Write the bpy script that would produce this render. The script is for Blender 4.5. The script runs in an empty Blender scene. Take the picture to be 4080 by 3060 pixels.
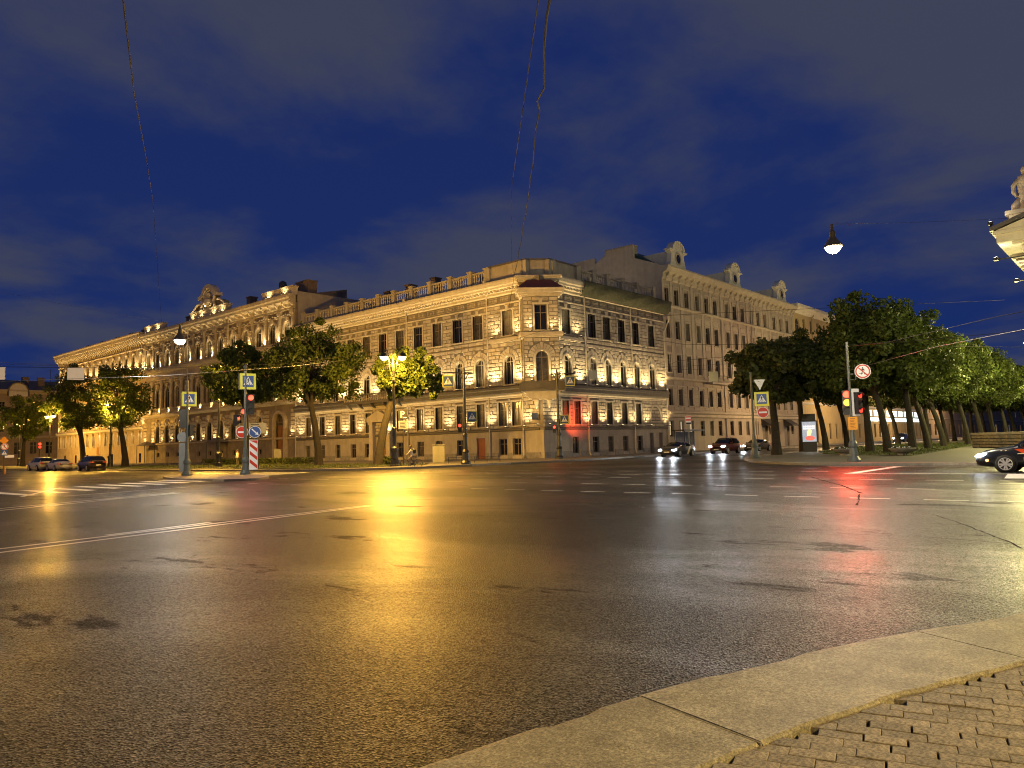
import bpy, math, random
from mathutils import Vector, Matrix
S = bpy.context.scene
COL = S.collection
R = math.radians
PI = math.pi
random.seed(11)

# ------------------------------------------------------------------ camera
# city frame: X runs along the boulevard, Y along the long palace street, Z up; the camera stands at the origin
YAW, PITCH, ROLL = R(41.29), R(4.68), R(1.625)
fw = Vector((math.cos(YAW)*math.cos(PITCH), math.sin(YAW)*math.cos(PITCH), math.sin(PITCH)))
rt0 = Vector((math.sin(YAW), -math.cos(YAW), 0))
up0 = rt0.cross(fw)
rt = rt0*math.cos(ROLL) - up0*math.sin(ROLL)
up = up0*math.cos(ROLL) + rt0*math.sin(ROLL)
cd = bpy.data.cameras.new('camera')
cd.sensor_fit = 'HORIZONTAL'
cd.sensor_width = 36
cd.lens = 36*2960/4080
cd.clip_start = .05
cd.clip_end = 6000
cam = bpy.data.objects.new('camera', cd)
COL.objects.link(cam)
cam.matrix_world = Matrix(((rt.x, up.x, -fw.x, 0), (rt.y, up.y, -fw.y, 0), (rt.z, up.z, -fw.z, 1.6), (0, 0, 0, 1)))
S.camera = cam
S.view_settings.view_transform = 'Standard'
S.view_settings.look = 'None'
S.view_settings.exposure = 0.0
S.view_settings.gamma = 1.0
S.view_settings.use_curve_mapping = False
S.render.engine = 'CYCLES'
S.cycles.use_denoising = True
S.cycles.max_bounces = 4
S.cycles.diffuse_bounces = 2
S.cycles.glossy_bounces = 2
S.cycles.transmission_bounces = 2
S.cycles.transparent_max_bounces = 4
S.cycles.caustics_reflective = False
S.cycles.caustics_refractive = False
S.cycles.sample_clamp_indirect = 2.0
S.cycles.use_light_tree = True
S.cycles.filter_width = 1.1

# ------------------------------------------------------------------ night sky: deep blue after-dusk dome with town-lit clouds
SKYZ = 11.9
SUN_EL, SUN_AZ = R(-3.0), R(250)
wd = bpy.data.worlds.new('World')
S.world = wd
wd.use_nodes = True
nt = wd.node_tree
nt.nodes.clear()
def wn(t, **k):
    n = nt.nodes.new(t)
    for a, b in k.items():
        setattr(n, a, b)
    return n
wl = nt.links.new
sky = wn('ShaderNodeTexSky', sky_type='NISHITA', sun_disc=False, sun_elevation=SUN_EL, sun_rotation=SUN_AZ)
sky.altitude = 0
tc = wn('ShaderNodeTexCoord')
sep = wn('ShaderNodeSeparateXYZ')
wl(tc.outputs['Generated'], sep.inputs[0])
def mth(op, a, b=None, clamp=False):
    n = wn('ShaderNodeMath', operation=op, use_clamp=clamp)
    for i, q in enumerate((a, b)):
        if q is None:
            continue
        if isinstance(q, (int, float)):
            n.inputs[i].default_value = q
        else:
            wl(q, n.inputs[i])
    return n.outputs[0]
zc = mth('ADD', mth('MAXIMUM', sep.outputs[2], 0.0), .16)
cx = mth('DIVIDE', sep.outputs[0], zc)
cy = mth('DIVIDE', sep.outputs[1], zc)
cmb = wn('ShaderNodeCombineXYZ')
wl(cx, cmb.inputs[0]); wl(cy, cmb.inputs[1])
cmb.inputs[2].default_value = SKYZ
n1 = wn('ShaderNodeTexNoise'); n1.inputs['Scale'].default_value = 1.05; n1.inputs['Detail'].default_value = 7; n1.inputs['Roughness'].default_value = .56; n1.inputs['Distortion'].default_value = .2
wl(cmb.outputs[0], n1.inputs['Vector'])
n2 = wn('ShaderNodeTexNoise'); n2.inputs['Scale'].default_value = .30; n2.inputs['Detail'].default_value = 2
wl(cmb.outputs[0], n2.inputs['Vector'])
cl = mth('ADD', mth('MULTIPLY', n1.outputs[0], .80), mth('MULTIPLY', n2.outputs[0], .37))
cr = wn('ShaderNodeMapRange'); cr.interpolation_type = 'SMOOTHSTEP'
cr.inputs['From Min'].default_value = .50; cr.inputs['From Max'].default_value = .68
wl(cl, cr.inputs['Value'])
# clear-sky colour: the sky texture only tints a deep blue that lifts a little towards the horizon
lift = wn('ShaderNodeMapRange'); lift.inputs['From Min'].default_value = 0.0; lift.inputs['From Max'].default_value = .75
wl(sep.outputs[2], lift.inputs['Value'])
blue = wn('ShaderNodeMixRGB')
blue.inputs[1].default_value = (.0080, .0260, .132, 1)
blue.inputs[2].default_value = (.0070, .0170, .103, 1)
wl(lift.outputs[0], blue.inputs[0])
addsky = wn('ShaderNodeMixRGB', blend_type='ADD'); addsky.inputs[0].default_value = .05
wl(blue.outputs[0], addsky.inputs[1]); wl(sky.outputs[0], addsky.inputs[2])
cloudc = wn('ShaderNodeMixRGB')
cloudc.inputs[1].default_value = (.046, .054, .092, 1)
cloudc.inputs[2].default_value = (.064, .068, .094, 1)
wl(n1.outputs[0], cloudc.inputs[0])
mix = wn('ShaderNodeMixRGB')
wl(mth('MULTIPLY', cr.outputs[0], .8), mix.inputs[0]); wl(addsky.outputs[0], mix.inputs[1]); wl(cloudc.outputs[0], mix.inputs[2])
# heaped clouds low over the roofs, broken up all round the horizon
n5 = wn('ShaderNodeTexNoise'); n5.inputs['Scale'].default_value = 5.5; n5.inputs['Detail'].default_value = 6; n5.inputs['Roughness'].default_value = .5
wl(tc.outputs['Generated'], n5.inputs['Vector'])
h1 = wn('ShaderNodeMapRange'); h1.interpolation_type = 'SMOOTHSTEP'; h1.inputs['From Min'].default_value = .53; h1.inputs['From Max'].default_value = .60; wl(n5.outputs[0], h1.inputs['Value'])
h2 = wn('ShaderNodeMapRange'); h2.interpolation_type = 'SMOOTHSTEP'; h2.inputs['From Min'].default_value = .13; h2.inputs['From Max'].default_value = .24; h2.inputs['To Min'].default_value = .75; h2.inputs['To Max'].default_value = 0; wl(sep.outputs[2], h2.inputs['Value'])
mix2 = wn('ShaderNodeMixRGB'); wl(mth('MULTIPLY', h1.outputs[0], h2.outputs[0]), mix2.inputs[0]); wl(mix.outputs[0], mix2.inputs[1]); mix2.inputs[2].default_value = (.046, .058, .104, 1)
bg = wn('ShaderNodeBackground'); bg.inputs[1].default_value = 1.0
wl(mix2.outputs[0], bg.inputs[0])
wo = wn('ShaderNodeOutputWorld')
wl(bg.outputs[0], wo.inputs[0])
# the last trace of dusk: the sun itself is below the horizon, only a very weak wide skylight is left
sl = bpy.data.lights.new('sun', 'SUN'); sl.energy = .02; sl.angle = R(30); sl.color = (.6, .72, 1)
so = bpy.data.objects.new('sun', sl); COL.objects.link(so)
so.rotation_euler = (R(55), 0, R(250))

# ------------------------------------------------------------------ materials
MATS = {}
def M(name, col=(.5, .5, .5), rough=.8, metal=0, var=.15, scale=2., bump=0, bscale=30, emit=None, estr=0, spec=.5, col2=None, stain=0, coat=0, bdist=.02, trans=0, detail=4):
    if name in MATS:
        return MATS[name]
    m = bpy.data.materials.new(name); m.use_nodes = True
    t = m.node_tree; b = t.nodes['Principled BSDF']; ln = t.links.new
    b.inputs['Roughness'].default_value = rough
    b.inputs['Metallic'].default_value = metal
    b.inputs['Specular IOR Level'].default_value = spec
    if coat: b.inputs['Coat Weight'].default_value = coat; b.inputs['Coat Roughness'].default_value = .06
    if trans: b.inputs['Transmission Weight'].default_value = trans
    c4 = (*col, 1)
    if var or col2:
        co = t.nodes.new('ShaderNodeTexCoord')
        no = t.nodes.new('ShaderNodeTexNoise'); no.inputs['Scale'].default_value = scale; no.inputs['Detail'].default_value = detail; no.inputs['Roughness'].default_value = .62
        ln(co.outputs['Object'], no.inputs['Vector'])
        mx = t.nodes.new('ShaderNodeMixRGB')
        a = tuple(min(1, c*(1-var)) for c in col); d = tuple(min(1, c*(1+var)) for c in (col2 or col))
        if col2: a = col
        mr = t.nodes.new('ShaderNodeMapRange'); mr.inputs['From Min'].default_value = .3; mr.inputs['From Max'].default_value = .7
        ln(no.outputs[0], mr.inputs['Value']); ln(mr.outputs[0], mx.inputs[0])
        mx.inputs[1].default_value = (*a, 1); mx.inputs[2].default_value = (*d, 1)
        out = mx.outputs[0]
        if stain:   # rain streaks: noise squeezed sideways, long in z
            mp = t.nodes.new('ShaderNodeMapping'); mp.inputs['Scale'].default_value = (1.6, 1.6, .16)
            ln(co.outputs['Object'], mp.inputs[0])
            n3 = t.nodes.new('ShaderNodeTexNoise'); n3.inputs['Scale'].default_value = 1.2; n3.inputs['Detail'].default_value = 5
            ln(mp.outputs[0], n3.inputs['Vector'])
            m3 = t.nodes.new('ShaderNodeMapRange'); m3.inputs['From Min'].default_value = .45; m3.inputs['From Max'].default_value = .75; m3.inputs['To Max'].default_value = stain
            ln(n3.outputs[0], m3.inputs['Value'])
            m4 = t.nodes.new('ShaderNodeMixRGB'); m4.blend_type = 'MULTIPLY'; m4.inputs[2].default_value = (.45, .42, .38, 1)
            ln(m3.outputs[0], m4.inputs[0]); ln(out, m4.inputs[1]); out = m4.outputs[0]
        ln(out, b.inputs['Base Color'])
        if bump:
            n4 = t.nodes.new('ShaderNodeTexNoise'); n4.inputs['Scale'].default_value = bscale; n4.inputs['Detail'].default_value = 4
            ln(co.outputs['Object'], n4.inputs['Vector'])
            bp = t.nodes.new('ShaderNodeBump'); bp.inputs['Strength'].default_value = bump; bp.inputs['Distance'].default_value = bdist
            ln(n4.outputs[0], bp.inputs['Height']); ln(bp.outputs[0], b.inputs['Normal'])
    else:
        b.inputs['Base Color'].default_value = c4
    if emit:
        b.inputs['Emission Color'].default_value = (*emit, 1); b.inputs['Emission Strength'].default_value = estr
    MATS[name] = m
    return m

stone1 = M('rusticated_stone', (.40, .36, .30), .85, var=.22, scale=1.3, bump=.35, bscale=14, stain=.35)
stone1d = M('wall_backing', (.19, .17, .145), .9, var=.2, scale=2)
plinth1 = M('plinth_plaster', (.34, .31, .265), .85, var=.16, scale=.9, bump=.2, bscale=6, stain=.35)
granite = M('granite_base', (.22, .205, .185), .8, var=.3, scale=3, bump=.4, bscale=10)
trim1 = M('stone_trim', (.46, .415, .34), .8, var=.12, scale=2, stain=.3)
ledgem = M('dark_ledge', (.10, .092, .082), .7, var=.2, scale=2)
pipem = M('drainpipe_paint', (.46, .41, .33), .45, var=.12, scale=3)
netm = M('green_net', (.048, .054, .032), .85, var=.35, scale=1.5, bump=.6, bscale=2.5, bdist=.15)
roofm = M('roof_sheet', (.095, .085, .085), .55, var=.3, scale=.6)
redroof = M('red_roof_sheet', (.14, .035, .02), .5, var=.3, scale=1)
palm = M('palace_stone', (.215, .178, .128), .85, var=.25, scale=1.1, bump=.35, bscale=9, stain=.4)
palt = M('palace_trim', (.42, .36, .27), .8, var=.2, scale=2, stain=.3, bump=.4, bscale=9)
statm = M('palace_statue_stone', (.52, .46, .36), .8, var=.2, scale=6, bump=.5, bscale=14)
ochre = M('ochre_plaster', (.40, .31, .17), .85, var=.14, scale=.8, bump=.2, bscale=9, stain=.3)
b3m = M('far_palace_plaster', (.36, .29, .19), .85, var=.16, scale=.9, stain=.3)
b4m = M('beige_plaster', (.36, .31, .25), .85, var=.12, scale=.5, bump=.15, bscale=8, stain=.3)
b4t = M('beige_trim', (.42, .365, .29), .8, var=.12, scale=1, stain=.25)
b5m = M('yellow_plaster', (.42, .33, .17), .85, var=.1, scale=.6, stain=.2)
b6m = M('brown_plaster', (.27, .215, .16), .85, var=.15, scale=.7, stain=.3)
whitem = M('white_stucco', (.6, .57, .5), .8, var=.1, scale=2, stain=.2)
framem = M('window_frame_wood', (.16, .13, .10), .6, var=.2, scale=4)
framew = M('window_frame_pale', (.33, .31, .27), .6, var=.15, scale=4)
glassm = M('window_glass', (.012, .012, .014), .06, var=0, spec=.7)
curtm = M('window_glass_curtain', (.075, .070, .058), .1, var=.5, scale=2.2, spec=.6)
blindm = M('window_glass_pale_blind', (.16, .15, .125), .12, var=.35, scale=1.4, spec=.6)
reddoor = M('red_door', (.17, .018, .008), .5, var=.15, scale=3)
wooddoor = M('oak_door', (.24, .115, .035), .5, var=.3, scale=5)
ironm = M('cast_iron', (.012, .012, .013), .45, var=.3, scale=8, spec=.5)
polegrey = M('grey_pole_paint', (.075, .09, .09), .4, var=.15, scale=6)
galv = M('galvanised_steel', (.34, .35, .36), .4, metal=.7, var=.15, scale=8)
shadem = M('lamp_shade', (.10, .085, .06), .5, var=.15)
blackp = M('black_plastic', (.012, .012, .014), .4, var=0)
chim = M('chimney_brick', (.16, .12, .10), .9, var=.3, scale=4)
barkm = M('tree_bark', (.024, .020, .016), .95, var=.4, scale=5, bump=.8, bscale=14, bdist=.05)

def vary(m, amt):
    # brightness differs a little from piece to piece
    t = m.node_tree; ln = t.links.new; b = t.nodes['Principled BSDF']; src = b.inputs['Base Color'].links[0].from_socket
    oi = t.nodes.new('ShaderNodeObjectInfo'); g = t.nodes.new('ShaderNodeNewGeometry')
    ad = t.nodes.new('ShaderNodeMath'); ad.operation = 'ADD'; ln(oi.outputs['Random'], ad.inputs[0]); ln(g.outputs['Random Per Island'], ad.inputs[1])
    fr = t.nodes.new('ShaderNodeMath'); fr.operation = 'FRACT'; ln(ad.outputs[0], fr.inputs[0])
    mr = t.nodes.new('ShaderNodeMapRange'); mr.inputs['To Min'].default_value = 1-amt; mr.inputs['To Max'].default_value = 1+amt; ln(fr.outputs[0], mr.inputs['Value'])
    hs = t.nodes.new('ShaderNodeHueSaturation'); ln(mr.outputs[0], hs.inputs['Value']); ln(src, hs.inputs['Color']); ln(hs.outputs[0], b.inputs['Base Color'])
vary(stone1, .16)
def leafmat(name, c1, c2):
    m = bpy.data.materials.new(name); m.use_nodes = True; t = m.node_tree; ln = t.links.new
    b = t.nodes['Principled BSDF']; b.inputs['Roughness'].default_value = .55; b.inputs['Specular IOR Level'].default_value = .35
    g = t.nodes.new('ShaderNodeNewGeometry'); mx = t.nodes.new('ShaderNodeMixRGB')
    ln(g.outputs['Random Per Island'], mx.inputs[0]); mx.inputs[1].default_value = (*c1, 1); mx.inputs[2].default_value = (*c2, 1)
    ln(mx.outputs[0], b.inputs['Base Color'])
    tr = t.nodes.new('ShaderNodeBsdfTranslucent'); ln(mx.outputs[0], tr.inputs[0])
    ms = t.nodes.new('ShaderNodeMixShader'); ms.inputs[0].default_value = .35
    ln(b.outputs[0], ms.inputs[1]); ln(tr.outputs[0], ms.inputs[2]); ln(ms.outputs[0], t.nodes['Material Output'].inputs[0])
    return m
leafm = leafmat('linden_leaves', (.035, .058, .009), (.085, .112, .02))
leafm2 = leafmat('chestnut_leaves', (.045, .06, .014), (.085, .10, .024))

def wet_asphalt():
    m = bpy.data.materials.new('wet_asphalt'); m.use_nodes = True; t = m.node_tree; ln = t.links.new
    b = t.nodes['Principled BSDF']
    co = t.nodes.new('ShaderNodeTexCoord')
    def noise(sc, det=3, rough=.5, scale3=None, dist=0):
        n = t.nodes.new('ShaderNodeTexNoise'); n.inputs['Scale'].default_value = sc; n.inputs['Detail'].default_value = det; n.inputs['Roughness'].default_value = rough; n.inputs['Distortion'].default_value = dist
        if scale3:
            mp = t.nodes.new('ShaderNodeMapping'); mp.inputs['Scale'].default_value = scale3; mp.inputs['Rotation'].default_value = (0, 0, R(12)); ln(co.outputs['Object'], mp.inputs[0]); ln(mp.outputs[0], n.inputs['Vector'])
        else:
            ln(co.outputs['Object'], n.inputs['Vector'])
        return n.outputs[0]
    def ramp(v, a, b_, lo, hi):
        r = t.nodes.new('ShaderNodeMapRange'); r.interpolation_type = 'SMOOTHSTEP'
        r.inputs['From Min'].default_value = a; r.inputs['From Max'].default_value = b_; r.inputs['To Min'].default_value = lo; r.inputs['To Max'].default_value = hi
        ln(v, r.inputs['Value']); return r.outputs[0]
    wet = ramp(noise(.16, 6, .62, (1, .42, 1), .6), .40, .62, 0, 1)       # wet film, drawn out across the lanes
    patch = ramp(noise(.8, 7, .66, (1, .42, 1), .25), .585, .66, 0, 1)       # smooth darker repair patches and oily spots
    grain = noise(85, 2, .6)
    fine = noise(26, 3, .6)
    mx = t.nodes.new('ShaderNodeMixRGB'); ln(grain, mx.inputs[0]); mx.inputs[1].default_value = (.008, .0075, .007, 1); mx.inputs[2].default_value = (.038, .035, .031, 1)
    mx2 = t.nodes.new('ShaderNodeMixRGB'); mx2.blend_type = 'MULTIPLY'; ln(patch, mx2.inputs[0]); ln(mx.outputs[0], mx2.inputs[1]); mx2.inputs[2].default_value = (.55, .54, .52, 1)
    agg = t.nodes.new('ShaderNodeTexVoronoi'); agg.inputs['Scale'].default_value = 62; ln(co.outputs['Object'], agg.inputs['Vector'])
    sx = t.nodes.new('ShaderNodeSeparateXYZ'); ln(agg.outputs['Color'], sx.inputs[0])
    mx3 = t.nodes.new('ShaderNodeMixRGB'); ln(ramp(sx.outputs[0], .62, .95, 0, .6), mx3.inputs[0]); ln(mx2.outputs[0], mx3.inputs[1]); mx3.inputs[2].default_value = (.105, .096, .08, 1)
    ln(mx3.outputs[0], b.inputs['Base Color'])
    rr = t.nodes.new('ShaderNodeMath'); rr.operation = 'ADD'; ln(ramp(wet, 0, 1, .40, .28), rr.inputs[0]); ln(ramp(patch, 0, 1, 0, .30), rr.inputs[1])
    ln(rr.outputs[0], b.inputs['Roughness'])
    ag2 = t.nodes.new('ShaderNodeTexVoronoi'); ag2.inputs['Scale'].default_value = 105; ln(co.outputs['Object'], ag2.inputs['Vector'])
    s2 = t.nodes.new('ShaderNodeSeparateXYZ'); ln(ag2.outputs['Color'], s2.inputs[0])
    s3 = t.nodes.new('ShaderNodeSeparateXYZ'); ln(agg.outputs['Color'], s3.inputs[0])
    sm = t.nodes.new('ShaderNodeMath'); sm.operation = 'MULTIPLY'; ln(s2.outputs[1], sm.inputs[0]); ln(s3.outputs[2], sm.inputs[1])
    sw_ = t.nodes.new('ShaderNodeMath'); sw_.operation = 'MULTIPLY'; ln(ramp(sm.outputs[0], .02, .62, .03, 1.0), sw_.inputs[0]); ln(ramp(wet, 0, 1, .45, 1.0), sw_.inputs[1])
    ln(sw_.outputs[0], b.inputs['Specular IOR Level'])     # polished wet stones against dull pores
    vor = t.nodes.new('ShaderNodeTexVoronoi'); vor.inputs['Scale'].default_value = 62; ln(co.outputs['Object'], vor.inputs['Vector'])
    hh = t.nodes.new('ShaderNodeMath'); hh.operation = 'ADD'; ln(vor.outputs['Distance'], hh.inputs[0]); ln(fine, hh.inputs[1])
    bp = t.nodes.new('ShaderNodeBump'); bp.inputs['Distance'].default_value = .011; ln(hh.outputs[0], bp.inputs['Height'])
    ln(ramp(patch, 0, 1, 1.0, .4), bp.inputs['Strength'])
    ln(bp.outputs[0], b.inputs['Normal'])
    return m
asph = wet_asphalt()
paint = M('worn_road_paint', (.74, .73, .68), .45, var=.22, scale=7, bump=.3, bscale=60, bdist=.006)
pavem = M('paving_asphalt', (.135, .125, .11), .6, var=.2, scale=5, bump=.4, bscale=60, bdist=.006)
kerbm = M('kerb_granite', (.40, .355, .245), .62, var=.6, scale=75, bump=.5, bscale=110, bdist=.006, detail=8)
kerbfar = M('far_kerb_granite', (.27, .25, .215), .7, var=.3, scale=6)
paverm = M('paver_concrete', (.30, .25, .175), .72, var=.45, scale=60, bump=.4, bscale=90, bdist=.004, detail=7)
def blotch(m, sc, lo, detail=6):
    # stains of their own shape over a stone surface
    t = m.node_tree; ln = t.links.new; b = t.nodes['Principled BSDF']; src = b.inputs['Base Color'].links[0].from_socket
    co = t.nodes.new('ShaderNodeTexCoord'); n = t.nodes.new('ShaderNodeTexNoise'); n.inputs['Scale'].default_value = sc; n.inputs['Detail'].default_value = detail; n.inputs['Roughness'].default_value = .7; ln(co.outputs['Object'], n.inputs['Vector'])
    mr = t.nodes.new('ShaderNodeMapRange'); mr.inputs['From Min'].default_value = .38; mr.inputs['From Max'].default_value = .62; mr.inputs['To Min'].default_value = lo; mr.inputs['To Max'].default_value = 1.12; ln(n.outputs[0], mr.inputs['Value'])
    hs = t.nodes.new('ShaderNodeHueSaturation'); ln(mr.outputs[0], hs.inputs['Value']); ln(src, hs.inputs['Color']); ln(hs.outputs[0], b.inputs['Base Color'])
blotch(kerbm, 2.6, .72); blotch(kerbm, 45, .55, 8); blotch(paverm, 5, .7); blotch(paverm, 60, .65)
vary(paverm, .22); vary(kerbm, .06); vary(kerbfar, .15)
soil = M('joint_soil', (.030, .026, .020), .9, var=.3, scale=30)
grassg = M('lawn_turf', (.05, .055, .018), .9, var=.4, scale=2, bump=.5, bscale=12, bdist=.05)
grassb = M('grass_blade', (.055, .075, .02), .8, var=.4, scale=3)
hedgem = leafmat('hedge_leaves', (.03, .045, .012), (.06, .07, .02))
# ------------------------------------------------------------------ mesh builder
class MB:
    def __init__(s, T=None):
        s.v = []; s.f = []; s.m = []; s.T = T; s.mi = 0
    def pt(s, p):
        s.v.append(s.T(p) if s.T else tuple(p)); return len(s.v)-1
    def face(s, idx, m=None):
        s.f.append(tuple(idx)); s.m.append(s.mi if m is None else m)
    def poly(s, pts, m=None):
        s.face([s.pt(p) for p in pts], m)
    def box(s, x0, x1, y0, y1, z0, z1, m=None):
        if x0 > x1: x0, x1 = x1, x0
        if y0 > y1: y0, y1 = y1, y0
        if z0 > z1: z0, z1 = z1, z0
        i = [s.pt(p) for p in ((x0, y0, z0), (x1, y0, z0), (x1, y1, z0), (x0, y1, z0), (x0, y0, z1), (x1, y0, z1), (x1, y1, z1), (x0, y1, z1))]
        for q in ((0, 3, 2, 1), (4, 5, 6, 7), (0, 1, 5, 4), (1, 2, 6, 5), (2, 3, 7, 6), (3, 0, 4, 7)):
            s.face([i[k] for k in q], m)
        return s
    def prism(s, poly, a, b, axis='y', m=None):
        # poly: 2-D points; axis 'y': (x,z) swept y=a..b ; 'x': (y,z) swept x ; 'z': (x,y) swept z
        mk = {'y': lambda p, t: (p[0], t, p[1]), 'x': lambda p, t: (t, p[0], p[1]), 'z': lambda p, t: (p[0], p[1], t)}[axis]
        A = [s.pt(mk(p, a)) for p in poly]; B = [s.pt(mk(p, b)) for p in poly]; n = len(poly)
        s.face(A, m); s.face(B[::-1], m)
        for i in range(n):
            j = (i+1) % n
            s.face((A[j], A[i], B[i], B[j]), m)
        return s
    def cyl(s, p0, p1, r0, r1=None, n=10, m=None, cap=True):
        r1 = r0 if r1 is None else r1
        p0 = Vector(p0); p1 = Vector(p1); d = (p1-p0).normalized()
        a = d.orthogonal().normalized(); b = d.cross(a)
        A = []; B = []
        for k in range(n):
            t = 2*PI*k/n; o = a*math.cos(t)+b*math.sin(t)
            A.append(s.pt(p0+o*r0)); B.append(s.pt(p1+o*r1))
        for k in range(n):
            j = (k+1) % n; s.face((A[k], A[j], B[j], B[k]), m)
        if cap: s.face(A[::-1], m); s.face(B, m)
        return s
    def tube(s, pts, r, n=6, m=None):
        pts = [Vector(p) for p in pts]; rings = []
        rr = r if isinstance(r, (list, tuple)) else [r]*len(pts)
        ref = Vector((.31, .52, .8)).normalized()
        for i, p in enumerate(pts):
            d = (pts[min(i+1, len(pts)-1)]-pts[max(i-1, 0)]).normalized()
            a = d.cross(ref)
            a = d.orthogonal().normalized() if a.length < 1e-3 else a.normalized()
            b = d.cross(a)
            rings.append([s.pt(p+(a*math.cos(2*PI*k/n)+b*math.sin(2*PI*k/n))*rr[i]) for k in range(n)])
        for A, B in zip(rings, rings[1:]):
            for k in range(n):
                j = (k+1) % n; s.face((A[k], A[j], B[j], B[k]), m)
        s.face(rings[0][::-1], m); s.face(rings[-1], m)
        return s
    def lathe(s, c, prof, n=12, m=None):
        rings = []
        for r, z in prof:
            rings.append([s.pt((c[0]+r*math.cos(2*PI*k/n), c[1]+r*math.sin(2*PI*k/n), c[2]+z)) for k in range(n)])
        for A, B in zip(rings, rings[1:]):
            for k in range(n):
                j = (k+1) % n; s.face((A[k], A[j], B[j], B[k]), m)
        s.face(rings[0][::-1], m); s.face(rings[-1], m)
        return s
    def disc(s, c, r, nrm, n=16, m=None, thick=0):
        c = Vector(c); d = Vector(nrm).normalized()
        return s.cyl(c, c+d*max(thick, .004), r, r, n, m)
    def stud(s, x0, x1, z0, z1, y0, y1, ch=.03, m=None):
        # chamfered block standing proud of a wall: back at y0, face at y1 (towards -y)
        a = [s.pt((x, y0, z)) for x, z in ((x0, z0), (x1, z0), (x1, z1), (x0, z1))]
        b = [s.pt((x, y1, z)) for x, z in ((x0+ch, z0+ch), (x1-ch, z0+ch), (x1-ch, z1-ch), (x0+ch, z1-ch))]
        s.face(b, m)
        for i in range(4):
            j = (i+1) % 4; s.face((a[i], a[j], b[j], b[i]), m)
        return s
    def mesh(s, name, mats, smooth=False):
        me = bpy.data.meshes.new(name)
        me.from_pydata(s.v, [], s.f)
        mats = mats if isinstance(mats, (list, tuple)) else [mats]
        for q in mats: me.materials.append(q)
        if len(mats) > 1: me.polygons.foreach_set('material_index', s.m)
        if smooth: me.polygons.foreach_set('use_smooth', [True]*len(s.f))
        me.update()
        return me
    def build(s, name, mats, parent=None, smooth=False, **k):
        return link(name, s.mesh(name, mats, smooth), parent, **k)

def link(name, me, parent=None, loc=None, rz=None, **k):
    o = bpy.data.objects.new(name, me); COL.objects.link(o)
    if parent is not None: o.parent = parent
    if loc is not None: o.location = loc
    if rz is not None: o.rotation_euler = (0, 0, rz)
    for a, b in k.items(): o[a] = b
    return o
def thing(name, label, cat, loc=(0, 0, 0), rz=0, group=None):
    o = bpy.data.objects.new(name, None); COL.objects.link(o)
    o.empty_display_size = .3
    o.location = loc; o.rotation_euler = (0, 0, rz); o['label'] = label; o['category'] = cat
    if group: o['group'] = group
    return o
def tag(o, label, cat, group=None):
    o['label'] = label; o['category'] = cat
    if group: o['group'] = group
    return o
def struct(name, mb, mat, parent=None):
    o = mb.build(name, mat, parent)
    if parent is None: o['kind'] = 'structure'
    return o
def copy_tree(o, parent=None, label=None):
    c = o.copy(); COL.objects.link(c); c.parent = parent
    if label: c['label'] = label
    for ch in list(o.children): copy_tree(ch, c)
    return c
LD = {}
def light(key, parent, loc, kind='POINT', energy=100, color=(1, 1, 1), radius=.1, spot=None, blend=1., direction=None, spec=1.):
    if key not in LD:
        l = bpy.data.lights.new(key, kind); l.energy = energy; l.color = color; l.shadow_soft_size = radius
        l.specular_factor = spec
        if kind == 'SPOT': l.spot_size = R(spot); l.spot_blend = blend
        LD[key] = l
    o = bpy.data.objects.new(key, LD[key]); COL.objects.link(o); o.parent = parent; o.location = loc
    if direction is not None: o.rotation_euler = Vector(direction).to_track_quat('-Z', 'Y').to_euler()
    return o

SOD = (1.0, .51, .07)
WARM = (1.0, .71, .31)
WHITE = (1.0, .90, .72)
glow_sod = M('sodium_bowl', (.9, .8, .5), .3, var=0, emit=(1, .72, .28), estr=40)
glow_white = M('white_bowl', (.9, .9, .8), .3, var=0, emit=(1, .95, .80), estr=22)
glow_up = M('uplight_lens', (.9, .9, .8), .3, var=0, emit=(1, .80, .42), estr=6)
glow_red = M('red_signal', (.5, .02, .01), .3, var=0, emit=(1, .03, .015), estr=4)
glow_redc = M('red_signal_core', (.8, .2, .1), .3, var=0, emit=(1, .035, .018), estr=4.2)
glow_amb = M('amber_signal', (.8, .4, .05), .3, var=0, emit=(1, .30, .035), estr=3)
lens_off = M('dark_signal_lens', (.018, .016, .016), .6, var=0)
glow_head = M('headlight', (.9, .9, .9), .2, var=0, emit=(.86, .93, 1), estr=55)
glow_sign = M('lit_sign_face', (.8, .8, .8), .3, var=0, emit=(.75, .95, 1), estr=3.2)

# ------------------------------------------------------------------ facades
# a facade faces -y in its own frame; FR: right-hand front (x = distance from corner), FL: left-hand front (x = -distance)
CX, CY, GZ = 58.83, 47.56, .15
FR = lambda p: (p[0], p[1], p[2])
FL = lambda p: (p[1], -p[0], p[2])
class Fac:
    def __init__(s, left):
        s.left = left; s.T = FL if left else FR; s.rz = -PI/2 if left else 0; s.sg = -1 if left else 1
    def mb(s): return MB(s.T)
    def rng(s, a, b):
        a, b = a*s.sg, b*s.sg
        return (a, b) if a < b else (b, a)
LEFT, RIGHT = Fac(True), Fac(False)

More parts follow.
